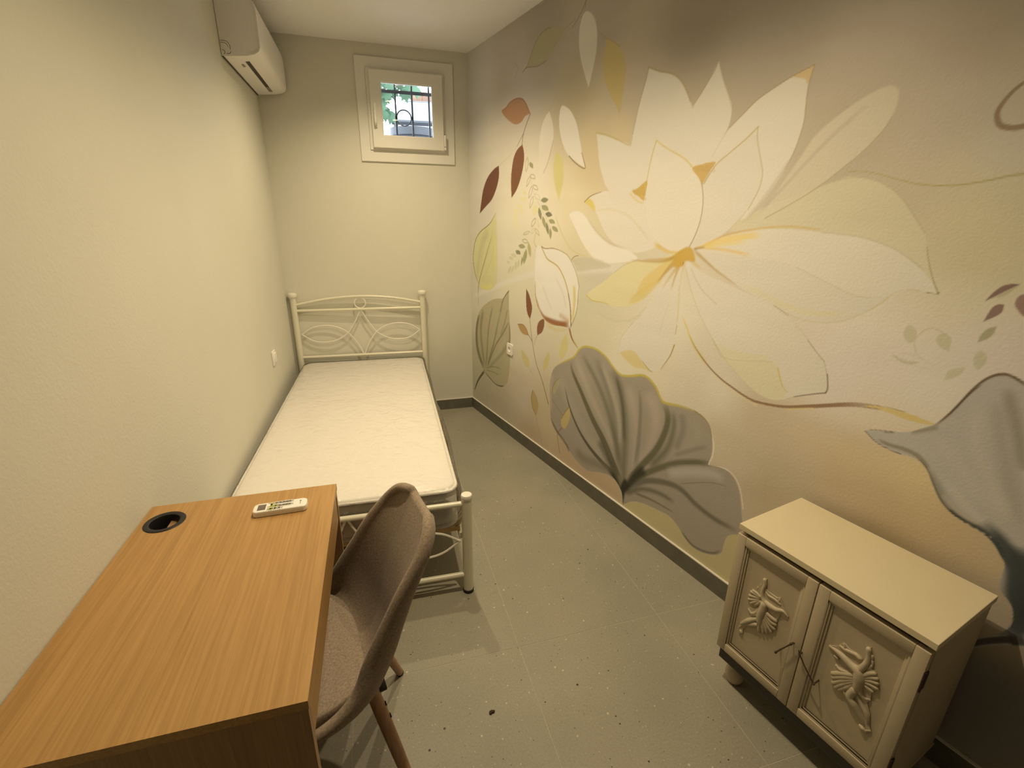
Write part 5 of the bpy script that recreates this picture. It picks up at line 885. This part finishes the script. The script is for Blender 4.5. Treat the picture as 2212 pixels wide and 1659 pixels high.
# clear plastic wrap, loose at the sides, one continuous sheet
from mathutils import noise
def film_loop(off, z, k=1.0):
    x0, x1, y0, y1 = MX0 - off, MX1 + off, MY0 - off, MY1 + off
    loop = rrect(x0, x1, y0, y1, max(.02, .055 + off), 6); fine = []
    for i in range(len(loop)):
        a, b = loop[i], loop[(i + 1) % len(loop)]; n = 1
        if i % 7 == 6: n = 26 if abs(b[0] - a[0]) > abs(b[1] - a[1]) else 60
        for j in range(n): fine.append(Vector((a[0] + (b[0] - a[0]) * j / n, a[1] + (b[1] - a[1]) * j / n, z)))
    if k != 1.0: fine = [Vector((cxm + (p.x - cxm) * k, cym + (p.y - cym) * (1 - (1 - k) * .95), z)) for p in fine]
    return fine
rows = []
for off, z in ((.004, MZ0 - .0002), (.011, MZ0 + .015), (.015, MZ0 + .04), (.016, MZ0 + .07), (.013, MZ0 + .10), (.015, MZ0 + .13), (.015, MZ1 - .03), (.012, MZ1 - .012), (.004, MZ1 + .001)):
    row = []
    for p in film_loop(off, z):
        dx = p.x - cxm; dy = p.y - cym; k = noise.noise(Vector((p.x * 8, p.y * 7, z * 20))) * .006 + noise.noise(Vector((p.x * 28, p.y * 22, z * 42))) * .0025
        if z < MZ0 + .01 or z > MZ1: k = abs(k) * .3
        if dx > .40: k += (.010 + .018 * max(0, noise.noise(Vector((p.y * 2.3, 1.3, z * 2))))) * (1 if z > MZ0 + .01 else .2)
        if dx < -.40: k *= .3
        q = p.copy()
        if abs(dx) > .385: q.x += math.copysign(k, dx)
        if abs(dy) > .93: q.y += math.copysign(max(k, -.004), dy) * (1 if dy < 0 else .3)
        row.append(q)
    rows.append(row)
for k in (.985, .965, .94, .91, .875, .835, .79, .74, .68, .61, .53, .44, .34, .23, .12, .03):
    row = []
    for p in film_loop(0, MZ1, k):
        h = noise.noise(Vector((p.x * 6 + p.y * 2.2, p.y * 2.4, 0))); w = max(0, 1 - abs(h) * 6) * .0030 + .0011 * (1 + noise.noise(Vector((p.x * 24, p.y * 24, 2))))
        w += max(0, 1 - (p.y - MY0) / .16) * .004 * (1 + noise.noise(Vector((p.x * 40, p.y * 40, 5))))
        p.z = MZ1 + .0022 + .006 * (1 - k * k) + w * min(1, (1 - k) / .05)
        row.append(p)
    rows.append(row)
m = MB().grid(rows, closed_u=True); nn_ = len(rows[0]); m.f.append(tuple(range(len(m.v) - nn_, len(m.v))))
m.build('plastic_wrap', M['film'], mt, angle=80)

# ================================================================== DESK
DX1, DY1, DW, DL, DZ = -0.91334, -2.4606, 0.47734, 0.7067, 0.78514
DM = Matrix.Translation(Vector((DX1, DY1, 0))) @ Matrix.Rotation(YL, 4, 'Z')
desk = empty('desk', 'oak laminate writing desk against the plain left wall', 'desk', mw=DM)
# top with a round cable hole
hx, hy, hr = -.418, -.088, .044
m = MB(); nseg = 32; zt, zb = DZ, DZ - .018
outer = []
for k in range(nseg):
    a = 2 * math.pi * k / nseg; dx, dy = math.cos(a), math.sin(a)
    ts = []
    if dx > 1e-6: ts.append((0 - hx) / dx)
    if dx < -1e-6: ts.append((-DW - hx) / dx)
    if dy > 1e-6: ts.append((0 - hy) / dy)
    if dy < -1e-6: ts.append((-DL - hy) / dy)
    outer.append((hx + dx * min(ts), hy + dy * min(ts)))
inner = [(hx + hr * math.cos(2 * math.pi * k / nseg), hy + hr * math.sin(2 * math.pi * k / nseg)) for k in range(nseg)]
corners = [(0, 0), (-DW, 0), (-DW, -DL), (0, -DL)]
ang = lambda p: math.atan2(p[1] - hy, p[0] - hx) % (2 * math.pi)
ring_pts = sorted(outer + corners, key=ang)
vs = [Vector((x, y, zt)) for x, y in inner] + [Vector((x, y, zb)) for x, y in inner] + [Vector((x, y, zt)) for x, y in ring_pts] + [Vector((x, y, zb)) for x, y in ring_pts]
nr = len(ring_pts); o1 = 2 * nseg; o2 = o1 + nr; fs = []
for k in range(nseg):
    k2 = (k + 1) % nseg; fs.append((k, k2, nseg + k2, nseg + k))
angs = [ang(p) for p in ring_pts]
for i in range(nr):
    i2 = (i + 1) % nr; fs.append((o1 + i, o1 + i2, o2 + i2, o2 + i))
    ka = int(round(angs[i] / (2 * math.pi) * nseg - .499)) % nseg if False else int(math.floor(angs[i] / (2 * math.pi) * nseg + 1e-6)) % nseg
    kb = int(math.floor(angs[i2] / (2 * math.pi) * nseg + 1e-6)) % nseg
    top_ = [o1 + i, o1 + i2, kb, ka] if kb != ka else [o1 + i, o1 + i2, ka]
    bot_ = [o2 + i, o2 + i2, nseg + kb, nseg + ka] if kb != ka else [o2 + i, o2 + i2, nseg + ka]
    fs.append(tuple(top_)); fs.append(tuple(bot_[::-1]))
m.add(vs, fs); m.build('desktop', M['oak'], desk, smooth=False)
gm = MB().lathe((hx, hy, DZ), [(.031, -.05), (.034, .0005), (.040, .003), (.046, .002), (.0475, .0003), (.0438, .0003), (.0438, -.05)], 32)
gm.lathe((hx, hy, DZ - .05), [(0, 0), (.0438, 0), (.0438, .002)], 32); gm.build('cable_grommet', M['blackcup'], desk)
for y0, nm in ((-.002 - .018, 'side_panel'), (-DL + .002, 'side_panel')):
    MB().box((-DW + .01, y0, 0), (-.002, y0 + .018, zb)).build(nm, M['oak_shaded'], desk, smooth=False)
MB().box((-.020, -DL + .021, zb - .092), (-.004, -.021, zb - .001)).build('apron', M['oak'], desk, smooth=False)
MB().box((-DW + .06, -DL + .021, zb - .34), (-DW + .076, -.021, zb - .001)).build('modesty_panel', M['oak_shaded'], desk, smooth=False)

# ================================================================== REMOTE on the desk
ra = math.atan2(.003, .132)
RM = Matrix.Translation(Vector((-1.049, -2.568, DZ + .0005))) @ Matrix.Rotation(0.02067, 4, 'Z')
rem = empty('remote_control', 'white air conditioner remote with green button lying on the oak desk', 'remote control', mw=RM)
rows = pillow_box(-.067, .067, -.0215, .0215, 0, .017, .008, .003)
m = MB().grid(rows, closed_u=True); m.f.append(tuple(range(len(rows[0])))[::-1]); n_ = len(m.v); m.f.append(tuple(range(n_ - len(rows[0]), n_)))
m.build('case', M['white'], rem)
MB().box((-.056, -.0135, .0168), (-.036, .0135, .0175), .0003).build('screen', M['lcd'], rem)
def btn(x, y, lx, ly, mt_):
    rows = pillow_box(x - lx / 2, x + lx / 2, y - ly / 2, y + ly / 2, .0168, .0183, min(lx, ly) * .45, .0006)
    q = MB().grid(rows, closed_u=True); q.f.append(tuple(range(len(q.v) - len(rows[0]), len(q.v)))); q.build('button', mt_, rem)
btn(-.0225, .006, .0065, .019, M['green']); btn(-.0225, -.0135, .006, .0065, M['green']); btn(-.0115, -.001, .006, .009, M['green'])
for x in (-.0115, -.0015, .0075, .0155, .0235):
    btn(x, .0125, .006, .0065, M['btn'])
    if x != -.0115: btn(x, -.002, .006, .0065, M['btn'])
btn(-.0115, -.0135, .007, .006, M['btn']); btn(-.0015, -.0135, .006, .006, M['btn'])
for x, y, lx, ly in ((-.0115, .0125, .003, .002), (-.0015, .0125, .0012, .003), (.0075, .0125, .0018, .003), (.0155, .0125, .0025, .0025), (.0235, .0125, .0025, .003), (-.0015, -.002, .0012, .003), (.0075, -.002, .0012, .003), (.0155, -.002, .002, .0012), (.0235, -.002, .0022, .0025)):
    MB().box((x - lx * .35, y - ly * .35, .0182), (x + lx * .35, y + ly * .35, .0185)).build('symbol', M['print'], rem, smooth=False)
lg = MB().lathe((.050, .008, .0168), [(.0028, 0), (.0028, .0004), (0, .0004)], 16)
for k in range(6): lg.box((.0488, .0035 - k * .0022, .0168), (.0512, .0048 - k * .0022, .0172))
lg.build('logo', M['print'], rem, smooth=False)

# ================================================================== CHAIR
CH = Matrix.Translation(Vector((-.949, -2.737, 0))) @ Matrix.Rotation(math.pi + .2157, 4, 'Z')   # local +x is forward
chair = empty('shell_chair', 'heather grey fabric shell chair with beech legs pushed under the desk', 'chair', mw=CH)
ST = [  # centre f, z / edge f, half width, z
 (.250, .418, .215, .150, .425), (.215, .428, .195, .188, .434), (.150, .432, .145, .212, .442), (.060, .424, .075, .217, .448), (-.022, .418, .016, .208, .458), (-.076, .424, -.030, .194, .488),
 (-.108, .448, -.060, .180, .540), (-.136, .500, -.088, .172, .585), (-.164, .580, -.120, .164, .634), (-.194, .660, -.154, .157, .688), (-.222, .724, -.192, .147, .738), (-.243, .770, -.222, .134, .774), (-.256, .796, -.244, .108, .800), (-.262, .808, -.258, .068, .812)]
def interp(tbl, s):
    k = len(tbl); i = min(int(s), k - 2); t = s - i
    p0 = tbl[max(i - 1, 0)]; p1 = tbl[i]; p2 = tbl[i + 1]; p3 = tbl[min(i + 2, k - 1)]
    return [.5 * (2 * b + (c - a) * t + (2 * a - 5 * b + 4 * c - d) * t * t + (3 * b - a - 3 * c + d) * t ** 3) for a, b, c, d in zip(p0, p1, p2, p3)]
def shell_pt(s, t, lift=0.0):
    fc, zc, fe, we, ze = interp(ST, s); a = abs(t) ** 2.3
    return Vector((fc + (fe - fc) * a, we * math.copysign(math.sin(abs(t) * math.pi / 2) ** .92, t), zc + (ze - zc) * a + lift))
NS, NT = 60, 28
inner_s = [[shell_pt((len(ST) - 1) * i / NS, -1 + 2 * j / NT) for j in range(NT + 1)] for i in range(NS + 1)]
def normals(g):
    out = []
    for i in range(len(g)):
        r = []
        for j in range(len(g[0])):
            a = g[min(i + 1, len(g) - 1)][j] - g[max(i - 1, 0)][j]; b = g[i][min(j + 1, len(g[0]) - 1)] - g[i][max(j - 1, 0)]
            r.append(a.cross(b).normalized())
        out.append(r)
    return out
nm = normals(inner_s)
if nm[20][NT // 2].z > 0: sgn = -1
else: sgn = 1
TH = .026
m = MB()
outer_s = [[inner_s[i][j] + nm[i][j] * sgn * TH for j in range(NT + 1)] for i in range(NS + 1)]
m.grid(inner_s); m.grid(outer_s)
# rounded rim joining inner and outer
rim_in = [(i, 0) for i in range(NS + 1)] + [(NS, j) for j in range(1, NT + 1)] + [(i, NT) for i in range(NS - 1, -1, -1)] + [(0, j) for j in range(NT - 1, 0, -1)]
rr = []
nrim = len(rim_in); cen = sum((inner_s[i][j] for i, j in rim_in), Vector()) / nrim
outs = []
for q in range(nrim):
    (i, j) = rim_in[q]; A_ = inner_s[rim_in[q - 2][0]][rim_in[q - 2][1]]; B_ = inner_s[rim_in[(q + 2) % nrim][0]][rim_in[(q + 2) % nrim][1]]
    nrm = (inner_s[i][j] - outer_s[i][j]).normalized(); out = (B_ - A_).cross(nrm).normalized()
    ii = min(max(i, 5), NS - 5); jj = min(max(j, 6), NT - 6)
    if out.dot(inner_s[i][j] - inner_s[ii][jj]) < 0: out = -out
    outs.append(out)
for st in range(6):
    a = math.pi * st / 5; row = []
    for q, (i, j) in enumerate(rim_in):
        p, w_ = inner_s[i][j], outer_s[i][j]; cc = (p + w_) / 2; half = (p - w_) / 2
        row.append(cc + half * math.cos(a) + outs[q] * (TH / 2) * math.sin(a))
    rr.append(row)
m.grid([[rr[k][q] for q in range(len(rim_in))] for k in range(6)], closed_u=True)
m.build('shell', M['fabric'], chair, angle=60)
# seat pad
rows = []; S0, S1 = .15, 5.1
for k in range(9):
    rr_ = [1.0, 1.0, .995, .975, .93, .82, .6, .3, .02][k]; h = [-.004, .010, .021, .030, .036, .041, .044, .046, .047][k]
    row = []
    for q in range(56):
        a = 2 * math.pi * q / 56; ca, sa = math.cos(a), math.sin(a)
        e = 2.6; rad = (abs(ca) ** e + abs(sa) ** e) ** (-1 / e) * rr_
        row.append(shell_pt((S0 + S1) / 2 + (S1 - S0) / 2 * ca * rad, .86 * sa * rad, h))
    rows.append(row)
m = MB().grid(rows, closed_u=True); m.f.append(tuple(range(56))[::-1]); m.f.append(tuple(range(8 * 56, 9 * 56)))
m.build('seat_cushion', M['fabric'], chair, angle=70)
for (fx, fw, tx, tw) in ((-.158, .213, -.078, .128), (-.222, -.213, -.105, -.128), (.180, .213, .105, .130), (.180, -.213, .105, -.130)):
    a = Vector((tx, tw, .388)); b = Vector((fx, fw, .004)); pts = [a.lerp(b, k / 6) for k in range(7)]
    lg = MB().tube(pts, [.0165, .0175, .0172, .0165, .0155, .0142, .0128], 16).build('leg', M['beech'], chair)
    d = (b - a).normalized()
    MB().tube([b - d * .006, b + d * .0005], .0132, 14).build('glide', M['rubber'], lg)
    side = Vector((-1 if tx < 0 else 1, 0, .2)); side = (side - d * side.dot(d)).normalized()
    for k in (.055, .095):
        p = a + d * k; MB().tube([p, p + side * .0195], .0062, 12).build('bolt', M['blackmetal'], lg)
    inn = Vector((-tx, -tw, 0)).normalized(); inn = (inn - d * inn.dot(d)).normalized(); pe = a + inn * .017
    MB().tube([pe - d * .004, pe + d * .115], .006, 8).build('bracket', M['blackmetal'], lg)
m = MB()
m.box((-.115, -.135, .376), (.11, -.105, .386), .002); m.box((-.115, .105, .376), (.11, .135, .386), .002); m.box((-.10, -.125, .376), (-.075, .125, .386), .002); m.box((.085, -.125, .376), (.11, .125, .386), .002)
m.lathe((-.01, 0, .372), [(.07, 0), (.07, .02), (.05, .024)], 24)
m.build('under_frame', M['blackmetal'], chair)

# ================================================================== CABINET by the painted wall
CT = Vector((0.2092, -0.97787, 0)).normalized(); CN = Vector((-CT.y, CT.x, 0))          # along the front / from front to back
CB = Matrix(((CT.x, CN.x, 0, 0.29323), (CT.y, CN.y, 0, -2.78727), (0, 0, 1, 0), (0, 0, 0, 1)))   # local x along front, y to the wall
cab = empty('cabinet', 'small cream two door cabinet with carved doors before the painted wall', 'cabinet', mw=CB)
CL, CD, CH_ = .514, .322, .645
MB().box((0, 0, CH_ - .019), (CL, CD, CH_), .0015).build('top', M['cream_lit'], cab, smooth=False)
for x in (.004, CL - .020):
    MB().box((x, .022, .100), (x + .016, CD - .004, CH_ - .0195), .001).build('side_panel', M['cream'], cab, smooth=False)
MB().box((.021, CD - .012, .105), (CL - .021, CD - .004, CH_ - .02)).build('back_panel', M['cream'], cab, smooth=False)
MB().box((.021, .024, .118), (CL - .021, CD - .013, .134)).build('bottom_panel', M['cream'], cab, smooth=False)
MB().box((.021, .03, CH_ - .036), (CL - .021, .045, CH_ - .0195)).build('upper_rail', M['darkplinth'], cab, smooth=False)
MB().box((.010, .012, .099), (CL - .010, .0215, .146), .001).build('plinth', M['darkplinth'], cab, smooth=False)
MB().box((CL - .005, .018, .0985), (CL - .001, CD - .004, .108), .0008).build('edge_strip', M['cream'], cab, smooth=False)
for x in (.052, CL - .052):
    for y in (.062, CD - .055):
        MB().lathe((x, y, 0), [(.016, 0), (.024, .004), (.031, .018), (.034, .036), (.031, .054), (.022, .068), (.018, .076), (.026, .082), (.028, .0985)], 24).build('bun_foot', M['cream'], cab)
def door(x0, x1, carve, hnd, hinge_side, plate):
    z0, z1 = .148, .610; fw = .030; D0, D1 = .0005, .0205
    d = MB()
    d.box((x0, D0, z0), (x0 + fw, D1, z1), .0018); d.box((x1 - fw, D0, z0), (x1, D1, z1), .0018)
    d.box((x0 + fw, D0, z0), (x1 - fw, D1, z0 + fw), .0018); d.box((x0 + fw, D0, z1 - fw), (x1 - fw, D1, z1), .0018)
    door = d.build('door', M['cream'], cab, angle=30)
    a, b, c, e = x0 + fw, x1 - fw, z0 + fw, z1 - fw
    MB().box((a - .004, .0125, c - .004), (b + .004, .0185, e + .004)).build('door_panel', M['cream'], door, smooth=False)
    # stepped moulding round the panel
    mo = MB()
    for k, (w, y) in enumerate(((.006, .0048), (.012, .0088))):
        mo.box((a, y, c), (b, .0126, c + w), .0008); mo.box((a, y, e - w), (b, .0126, e), .0008)
        mo.box((a, y, c + w), (a + w, .0126, e - w), .0008); mo.box((b - w, y, c + w), (b, .0126, e - w), .0008)
    mo.build('moulding', M['cream'], door, angle=30)
    cv = MB()
    cv.prism([(x, .0128, z) for x, z in plate], (0, -.0036, 0))
    for st in carve:
        pts = [Vector((p[0], .0122 - min(.004, p[2] * .35), p[1])) for p in st]; rad = [p[2] for p in st]
        if len(pts) > 2:
            P = cr([Vector((p.x, p.y, p.z)) for p in pts], 4); R = []
            for i in range(len(rad) - 1):
                for j in range(4): R.append(rad[i] + (rad[i + 1] - rad[i]) * j / 4)
            R.append(rad[-1]); pts, rad = P, R
        # round the ends
        t0 = (pts[0] - pts[1]).normalized(); t1 = (pts[-1] - pts[-2]).normalized()
        pts = [pts[0] + t0 * rad[0] * .85, pts[0] + t0 * rad[0] * .5] + pts + [pts[-1] + t1 * rad[-1] * .5, pts[-1] + t1 * rad[-1] * .85]
        rad = [rad[0] * .35, rad[0] * .82] + rad + [rad[-1] * .82, rad[-1] * .35]
        cv.tube(pts, rad, 8, flat=(Vector((0, 1, 0)), .95))
    cv.build('carving', M['cream'], door, angle=70)
    (ax, az), (bx, bz) = hnd
    A_, B_ = Vector((ax, -.012, az)), Vector((bx, -.012, bz)); h = MB()
    mid = A_.lerp(B_, .5) + Vector((0, -.003, .001))
    h.tube(cr([A_, mid, B_], 6), [.0028, .0024, .0022, .0021, .002, .0021, .0022, .0021, .002, .0021, .0022, .0024, .0027], 8)
    for P in (A_, B_):
        h.tube([P, Vector((P.x, .0125 if P is B_ or True else .001, P.z))], .0024, 8)
        h.lathe((P.x, P.y, P.z - .0036), [(0, 0), (.0030, .001), (.0040, .0036), (.0030, .0062), (0, .0072)], 10)
    h.tube([A_, A_ + (A_ - B_).normalized() * .012 + Vector((.004, 0, .003))], [.0022, .0014], 8)
    h.build('handle', M['twig'], door)
    if hinge_side > 0:
        for z in (.50, .205):
            hm = MB(); hx_ = x1 - .001
            hm.box((hx_, .004, z), (hx_ + .005, .020, z + .052), .001); hm.tube([(hx_ + .0025, .0035, z - .004), (hx_ + .0025, .0035, z + .056)], .0034, 8); hm.build('hinge', M['rust'], door)
door(.001, .2535, CARVE_L, ((.231, .378), (.197, .313)), -1, PLATE_L)
door(.2560, CL - .006, CARVE_R, ((.259, .368), (.312, .311)), 1, PLATE_R)

# ================================================================== AIR CONDITIONER
ac = empty('air_conditioner', 'white wall mounted air conditioner near the ceiling on the left wall', 'air conditioner', (left_x(-.42), -.42, 2.29), YL)
AL = .395
prof = [(.002, 0), (.055, .004), (.117, .010), (.150, .018), (.170, .032), (.1775, .050), (.179, .110), (.1785, .205), (.172, .236), (.150, .248), (.002, .252)]
def acbody(y0, y1, pr):
    m = MB(); n = len(pr)
    m.add([Vector((x, y0, z)) for x, z in pr] + [Vector((x, y1, z)) for x, z in pr], [tuple(range(n)), tuple(range(n, 2 * n))[::-1]] + [(i, (i + 1) % n, n + (i + 1) % n, n + i) for i in range(n)])
    return m
bm_ = acbody(-AL + .004, AL - .004, prof)
acb = bm_.build('casing', M['acwhite'], ac, angle=40)
fp = [(.121, .0125), (.152, .0185), (.1725, .032), (.1805, .050), (.182, .110), (.1815, .206), (.174, .239), (.150, .2525), (.120, .2535), (.120, .246), (.149, .245), (.169, .233), (.1755, .206), (.1755, .052), (.167, .036), (.148, .024), (.121, .018)]
acbody(-AL, AL, fp).build('front_panel', M['acwhite'], ac, angle=40)
# grooved end cap line, pipe knock-outs and dark air slot
m = MB()
for dy in (-AL + .0035,):
    pass
def arc(c, r, a0, a1, n=8): return [Vector((c[0] + r * math.cos(a0 + (a1 - a0) * k / n), -AL + .0042, c[1] + r * math.sin(a0 + (a1 - a0) * k / n))) for k in range(n + 1)]
ko = MB()
ko.tube([Vector((.006, -AL + .0042, .066))] + [Vector((.022, -AL + .0042, .066))] + arc((.022, .044), .022, math.pi / 2, 0.0) + [Vector((.044, -AL + .0042, .030))], .0011, 6)
ko.tube([Vector((.006, -AL + .0042, .057))] + [Vector((.018, -AL + .0042, .057))] + arc((.018, .040), .017, math.pi / 2, 0.0) , .0011, 6)
ko.tube(arc((.034, .022), .010, 0.0, -math.pi / 2, 6) + [Vector((.026, -AL + .0042, .012))], .0012, 6)
ko.tube(arc((.008, .018), .010, math.pi / 2, -math.pi / 3, 6), .0012, 6)
ko.build('pipe_outlet', M['twig'], ac)
def under_z(x): return .004 + (x - .055) / .062 * .006 if x < .117 else .010 + (x - .117) / .033 * .008
sl = MB(); xa, xb = .087, .107
sl.add([Vector((xa, -.30, under_z(xa) - .0012)), Vector((xb, -.305, under_z(xb) - .0012)), Vector((xb, .20, under_z(xb) - .0012)), Vector((xa, .20, under_z(xa) - .0012)), Vector((xa, -.30, .03)), Vector((xb, -.305, .03)), Vector((xb, .20, .03)), Vector((xa, .20, .03))], [(0, 1, 2, 3), (4, 5, 6, 7), (0, 1, 5, 4), (1, 2, 6, 5), (2, 3, 7, 6), (3, 0, 4, 7)])
sl.build('air_slot', M['dark'], ac, smooth=False)
sg = MB(); sg.box((xa, .201, .006), (xb, .315, .012)); sg.build('louvre_end', M['greyslot'], ac, smooth=False)
MB().box((.002, -AL + .003, -.0022), (.010, AL - .003, .0004)).build('mounting_plate', M['dark'], ac, smooth=False)
lab = MB(); lab.box((.058, -.255, .0026), (.070, -.215, .006)); lab.build('sticker', M['greyslot'], ac, smooth=False)

# ================================================================== SOCKETS
RS = Matrix(((TR.x, -NR.x, 0, TR.x * .656), (TR.y, -NR.y, 0, TR.y * .656), (0, 0, 1, .672), (0, 0, 0, 1)))
so = empty('wall_socket', 'white round recess power socket on the painted grey leaf', 'socket', mw=RS)
def socket(par):
    m = MB(); n = 28; hw = .042; y1 = .009
    sq = []
    for k in range(n):
        a = 2 * math.pi * k / n; c, s = math.cos(a), math.sin(a); t = hw / max(abs(c), abs(s)); sq.append((c * t, s * t))
    hr = .021
    m.grid([[Vector((x, .0004, z)) for x, z in sq], [Vector((x, y1 - .002, z)) for x, z in sq], [Vector((x * .96, y1, z * .96)) for x, z in sq], [Vector((hr * math.cos(2 * math.pi * k / n), y1, hr * math.sin(2 * math.pi * k / n))) for k in range(n)],
            [Vector((hr * math.cos(2 * math.pi * k / n), y1 + .001, hr * math.sin(2 * math.pi * k / n))) for k in range(n)], [Vector((hr * .93 * math.cos(2 * math.pi * k / n), y1 + .001, hr * .93 * math.sin(2 * math.pi * k / n))) for k in range(n)], [Vector((hr * .9 * math.cos(2 * math.pi * k / n), .0015, hr * .9 * math.sin(2 * math.pi * k / n))) for k in range(n)]], closed_u=True)
    m.f.append(tuple(range(6 * n, 7 * n)))
    p = m.build('face_plate', M['white'], par, angle=30)
    pins = MB()
    for x in (-.0095, .0095): pins.tube([(x, .0016, 0), (x, .0022, 0)], .003, 12)
    pins.build('pin_hole', M['dark'], par)
    for s in (1, -1): MB().box((-.003, .0015, min(.0135 * s, .019 * s)), (.003, .006, max(.0135 * s, .019 * s))).build('earth_clip', M['white'], par)
socket(so)
ls = empty('wall_switch', 'white rocker switch plate on the plain left wall by the headboard', 'switch', (left_x(-.728), -.728, .737), YL)
MB().box((.0004, -.040, -.043), (.009, .040, .043), .0025).build('face_plate', M['white'], ls)
MB().box((.0085, -.026, -.030), (.013, -.001, .030), .002).build('rocker', M['white'], ls); MB().box((.0085, .001, -.030), (.016, .026, .030), .002).build('rocker', M['white'], ls)

# ================================================================== OUTSIDE the window
gr = empty('window_grille', 'grey iron security grille with ring outside the small window', 'grille', (0, .16, 0))
for x in GB['bars']: MB().box((x - .006, -.006, 1.95), (x + .006, .006, 2.62), .001).build('bar', M['iron'], gr, smooth=False)
MB().box((-.72, -.0095, GB['hz'] - .011), (-.15, -.0065, GB['hz'] + .011)).build('cross_bar', M['iron'], gr, smooth=False)
MB().box((-.72, -.0095, 1.965), (-.15, -.0065, 1.987)).build('cross_bar', M['iron'], gr, smooth=False)
rx, rz, rr_ = GB['ring']
MB().tube([Vector((rx + rr_ * math.cos(a), 0, rz + rr_ * math.sin(a))) for a in np.linspace(0, 2 * math.pi, 36, endpoint=False)], .0042, 8, closed=True).build('ring', M['iron'], gr)
MB().box((rx - rr_ - .012, -.006, rz - .009), (rx - rr_ + .004, .006, rz + .009)).build('collar', M['iron'], gr, smooth=False)
MB().box((rx + rr_ - .004, -.006, rz - .009), (rx + rr_ + .012, .006, rz + .009)).build('collar', M['iron'], gr, smooth=False)
# ground outside, rising to a terrace
og = MB().box((-4, .13, 1.78), (3, 7, 1.9)).build('ground_outside', M['render'], smooth=False); tag(og, 'pale paved yard outside the window', kind='structure')
def leaf_mesh(m, c, s, n, up):
    n = n.normalized(); u = (up - n * up.dot(n)).normalized(); w = n.cross(u)
    sh = [(0, -.5), (.30, -.42), (.50, -.12), (.34, .02), (.42, .28), (.18, .22), (0, .55), (-.18, .22), (-.42, .28), (-.34, .02), (-.50, -.12), (-.30, -.42)]
    vs = [c + w * a * s + u * b * s - n * .12 * s * (a * a) for a, b in sh] + [c + n * .05 * s]
    m.add(vs, [(i, (i + 1) % 12, 12) for i in range(12)])
vine = empty('grape_vine', 'leafy green vine hanging outside the left side of the window', 'plant', (0, 0, 0))
rv = random.Random(11); br = MB()
base = Vector((-.92, .75, 1.9))
br.tube(cr([base, Vector((-.85, .75, 2.3)), Vector((-.66, .78, 2.6)), Vector((-.55, .82, 2.95))], 6), .014, 8)
br.tube(cr([Vector((-.78, .77, 2.42)), Vector((-.62, .74, 2.52)), Vector((-.46, .72, 2.58)), Vector((-.28, .72, 2.60))], 6), .007, 6)
br.build('stem', M['branch'], vine)
for k in range(64):
    z = rv.uniform(2.12, 3.0); t = (z - 2.1) / .9
    x = -.585 + rv.uniform(-.16, .07 + .05 * t); y = .74 + rv.uniform(-.1, .1)
    if k > 50: z = rv.uniform(2.52, 2.64); x = rv.uniform(-.6, -.28)
    lm = MB(); leaf_mesh(lm, Vector((x, y, z)), rv.uniform(.07, .12), Vector((rv.uniform(-.5, .5), -1, rv.uniform(-.2, .7))), Vector((rv.uniform(-.6, .6), 0, -1))); lm.build('leaf', M['leaf'], vine)
aw_ = empty('awning', 'grey sheet awning sloping outside the window', 'awning', (0, 0, 0))
m = MB(); A0 = [Vector(p) for p in GB['awn']]
m.prism(A0, (0, .02, .03)); m.build('sheet', M['awning'], aw_, smooth=False)
MB().tube([A0[0], A0[1]], .03, 8).build('front_beam', M['iron'], aw_); 
MB().tube([A0[3], A0[2]], .03, 8).build('rear_beam', M['iron'], aw_)
for q in (A0[0].lerp(A0[1], .06), A0[0].lerp(A0[1], .94)):
    MB().tube([Vector((q.x, q.y, 1.9)), q], .028, 8).build('awning_post', M['iron'], aw_)
nb = MB().box((GB['wallx'], 6.2, 1.9), (GB['wallx'] + 3.2, 6.6, GB['wallz'])); nbw = nb.build('garden_wall', M['render'], smooth=False); tag(nbw, 'pale rendered garden wall under clay tiles outside the window', 'wall')
for k in range(16):
    x = GB['wallx'] + .06 + k * .2
    MB().tube([Vector((x, 6.05, GB['wallz'] - .02)), Vector((x, 6.7, GB['wallz'] + .16))], .11, 8).build('roof_tile', M['roof'], nbw)
pot = empty('plant_pot', 'mauve grey plant pot on the yard wall outside the window', 'pot', (GB['pot'][0], GB['pot'][1], 1.9))
pm = MB().lathe((0, 0, 0), [(.16, 0), (.24, GB['pot'][2] * .85), (.26, GB['pot'][2] * .87), (.26, GB['pot'][2]), (.22, GB['pot'][2]), (.20, GB['pot'][2] * .8)], 24); pm.build('vessel', M['iron'], pot)

# ================================================================== crumb on the floor
cm = MB().tube([Vector(p) for p in CRUMB], [.0035, .006, .0055, .0045, .003], 8, flat=(Vector((0, 0, 1)), .6)).build('floor_crumb', M['grime'])
tag(cm, 'small dark brown crumb on a grey floor tile', 'debris')
